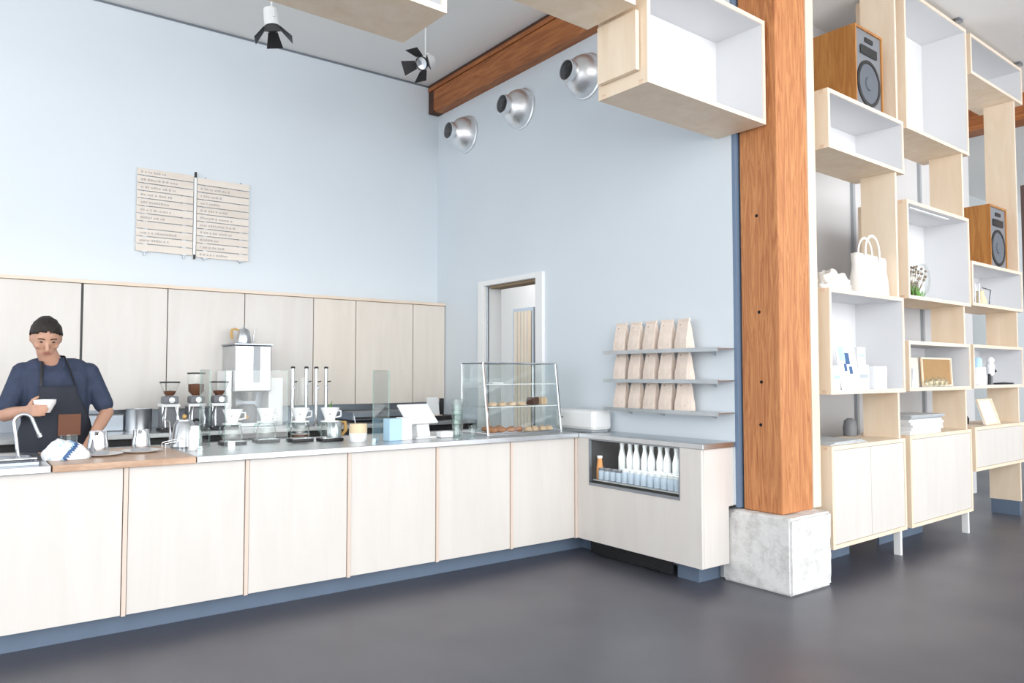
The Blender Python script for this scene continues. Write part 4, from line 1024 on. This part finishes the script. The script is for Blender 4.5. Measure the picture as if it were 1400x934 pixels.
# right hand, wrapped round the cup
CUP = Vector((-.085, -.335, 1.165))
def hand(m, w, palm_dir, side, thumb_dir, curls, nrm):
    palm_dir = palm_dir.normalized(); side = side.normalized()
    pc = w+palm_dir*.045
    for k in (-1, -.33, .33, 1): m.cone2(w+side*.014*k, w+palm_dir*.085+side*.026*k, .015, .011)
    L_ = [.062, .074, .080, .070]
    for k in range(4):
        base_ = w+palm_dir*.085+side*(.027-.018*k)
        d = palm_dir.copy(); p = base_; rr = .0092
        for j, fr_ in enumerate((.45, .32, .25)):
            d = (d+nrm*curls*(.7+.25*j)).normalized(); q = p+d*L_[k]*fr_; m.cone2(p, q, rr, rr*.9); p = q; rr *= .9
    p = w+palm_dir*.03-side*.028; q = p+thumb_dir.normalized()*.04; m.cone2(p, q, .013, .011); m.cone2(q, q+(thumb_dir.normalized()+nrm*.6+palm_dir*.5).normalized()*.034, .011, .009)
pd = Vector((.25, -.80, .0)).normalized()
hand(m, RW, pd, Vector((0, 0, -1)), Vector((.35, -.5, .75)), .75, Vector((.9, .1, 0)))
hand(m, LW, Vector((-.25, -.75, -.45)), Vector((-1, .25, 0)), Vector((-.8, -.5, -.2)), .35, Vector((0, -.1, -.9)))
m.build('body', 'skin', pr, remesh=.0065)
# shirt
m = MB()
m.cone2((-.10, .005, 1.385), (.10, .005, 1.385), .088, .088)
m.cone2((-.08, .0, 1.33), (-.07, 0, 1.05), .118, .11); m.cone2((.08, .0, 1.33), (.07, 0, 1.05), .118, .11); m.cone2((0, -.01, 1.32), (0, 0, 1.0), .125, .12)
m.cone2((-.07, 0, 1.05), (-.07, 0, .92), .11, .115); m.cone2((.07, 0, 1.05), (.07, 0, .92), .11, .115)
for a, b in ((RS, RE), (LS, LE)):
    m.cone2(a+Vector((0, 0, -.03)), a.lerp(b, .82), .062, .058)
m.cone2((-.02, .02, 1.43), (-.02, .01, 1.44), .068, .066)
m.build('shirt', 'denim', pr, remesh=.008)
for sx in (-1, 1):
    o = MB().hexa([(-.025+sx*.012, -.075, 1.405), (-.025+sx*.062, -.085, 1.415), (-.025+sx*.062, -.075, 1.412), (-.025+sx*.012, -.068, 1.402)], [(-.025+sx*.035, -.062, 1.468), (-.025+sx*.075, -.03, 1.475), (-.025+sx*.068, -.024, 1.475), (-.025+sx*.032, -.052, 1.468)]).build('collar', 'denim', pr, bevel=.003)
# trousers and shoes
m = MB()
m.cone2((-.07, 0, .95), (.07, 0, .95), .112, .112)
for sx in (-1, 1): m.cone2((sx*.09, 0, .94), (sx*.10, -.01, .52), .105, .075); m.cone2((sx*.10, -.01, .52), (sx*.11, .02, .10), .074, .058)
m.build('trousers', 'black', pr, remesh=.012)
for sx in (-1, 1): MB().cone2((sx*.11, .03, .055), (sx*.12, -.13, .042), .048, .040).build('shoe', 'brown', pr, smooth=True)
# apron
m = MB(); rows_ = 22; cols = 16; G = []
for i in range(rows_):
    f = i/(rows_-1); z = 1.30-.78*f; half = .5+.75*min(1, max(0, (f-.05)/.3)); row = []
    for j in range(cols):
        a = -half+2*half*j/(cols-1); rx = .205; ry = .150+.004*math.sin(9*a+z*7)
        row.append(m.bm.verts.new((rx*math.sin(a), -ry*math.cos(a)-.004, z)))
    G.append(row)
for i in range(rows_-1):
    for j in range(cols-1): m.bm.faces.new((G[i][j], G[i][j+1], G[i+1][j+1], G[i+1][j]))
ap = m.build('apron', 'apron', pr, smooth='all', solid=.005)
MB().hexa([(.0, -.172, 1.0), (.12, -.160, 1.0), (.12, -.148, 1.0), (.0, -.158, 1.0)], [(.0, -.172, 1.13), (.12, -.160, 1.13), (.12, -.148, 1.13), (.0, -.158, 1.13)]).build('arm_blur_patch', 'brown', ap)  # brown patch added in place of the forearm's motion streak
MB().tube([(-.09, -.135, 1.30), (-.085, -.115, 1.40), (-.08, -.04, 1.475), (-.03, .085, 1.49), (.04, -.03, 1.48), (.06, -.11, 1.40), (.09, -.135, 1.30)], .009, 8, flat=.5).build('neck_strap', 'black', ap, smooth=True)
# hair, eyes, brows, lips
m = MB(); g = bmesh.ops.create_icosphere(m.bm, subdivisions=4, radius=1)['verts']
kill = []
for v in g:
    n = v.co.copy(); r = 1+.05*noise.noise(n*5)+.02*noise.noise(n*19)
    hl = .50-.35*n.x*n.x+.06*noise.noise(n*7)
    if (n.y < -.15 and n.z < hl) or (n.y < .35 and n.z < -.02-.3*n.y) or n.z < -.55: kill.append(v)
    v.co = tilt @ Vector((n.x*.0835*r, n.y*.103*r+.004, n.z*.118*r+.004)) + HC
bmesh.ops.delete(m.bm, geom=kill, context='VERTS')
m.build('hair', 'hair', pr, smooth='all', solid=.008)
for sx in (-1, 1):
    MB().ball(hp(sx*.030, -.0875, .006), .0085, (1.3, .5, .6), 2).build('eye', 'black', pr, smooth=True)
    MB().tube([hp(sx*.014, -.093, .024), hp(sx*.032, -.092, .029), hp(sx*.048, -.082, .024)], .0035, 6).build('eyebrow', 'hair', pr, smooth=True)
MB().ball(hp(0, -.093, -.067), .018, (1.2, .45, .35), 2).build('lips', 'lip', pr, smooth=True)
t = thing('coffee_cup', 'white cup held in the barista hand', 'cup', (pr.location.x+CUP.x, pr.location.y+CUP.y, CUP.z-.015))
MB().lathe([(0, 0), (.028, 0), (.032, .008), (.056, .055), (.058, .075), (.054, .075), (.050, .055), (.028, .012), (0, .012)], 28, cap=False).build('cup_body', 'ceramic', t, smooth=True)
MB().lathe([(0, .06), (.051, .06)], 24, cap=False).build('milk', 'cream', t)

# ------------------------------------------------------------------ light
wd = bpy.data.worlds.new('World'); bpy.context.scene.world = wd; wd.use_nodes = True
bgn = wd.node_tree.nodes['Background']; bgn.inputs[0].default_value = (.93, .965, 1.0, 1); bgn.inputs[1].default_value = 1.55
def area(name, loc, rot, sx, sy, e, col=(1, 1, 1)):
    L = bpy.data.lights.new(name, 'AREA'); L.shape = 'RECTANGLE'; L.size = sx; L.size_y = sy; L.energy = e; L.color = col
    o = bpy.data.objects.new(name, L); C.objects.link(o); o.location = loc; o.rotation_euler = rot; return o
area('shopfront_daylight', (1.0, -9.0, 3.2), (math.radians(90), 0, 0), 18, 6.0, 620, (1, .985, .965))
area('upward_fill', (2.0, -10.5, -.3), (math.radians(180), 0, 0), 24, 8.5, 1500, (1, .99, .97))  # added low fill aimed upward, lightens ceiling and upper walls
sl = bpy.data.lights.new('soft_daylight', 'SUN'); sl.energy = .45; sl.angle = math.radians(70); sl.color = (1, .99, .97)
so = bpy.data.objects.new('soft_daylight', sl); C.objects.link(so); so.rotation_euler = Vector((.55, .85, -.12)).to_track_quat('-Z', 'Y').to_euler(); so.location = (-3, -5, 3)

# ------------------------------------------------------------------ camera
F = 1027.; pitch = math.atan(45/F); hd = math.radians(53.3)
cam = bpy.data.cameras.new('camera'); co = bpy.data.objects.new('camera', cam); C.objects.link(co)
cam.sensor_width = 36; cam.lens = F/1400*36; cam.clip_start = .05
co.location = (0, 0, 1.37); co.rotation_euler = (math.radians(90)+pitch, 0, hd-PI/2)
sc = bpy.context.scene; sc.camera = co
sc.cycles.transparent_max_bounces = 40
sc.view_settings.view_transform = 'Standard'; sc.view_settings.look = 'None'; sc.view_settings.gamma = 1; sc.view_settings.use_curve_mapping = False
sc.view_settings.exposure = 0.6
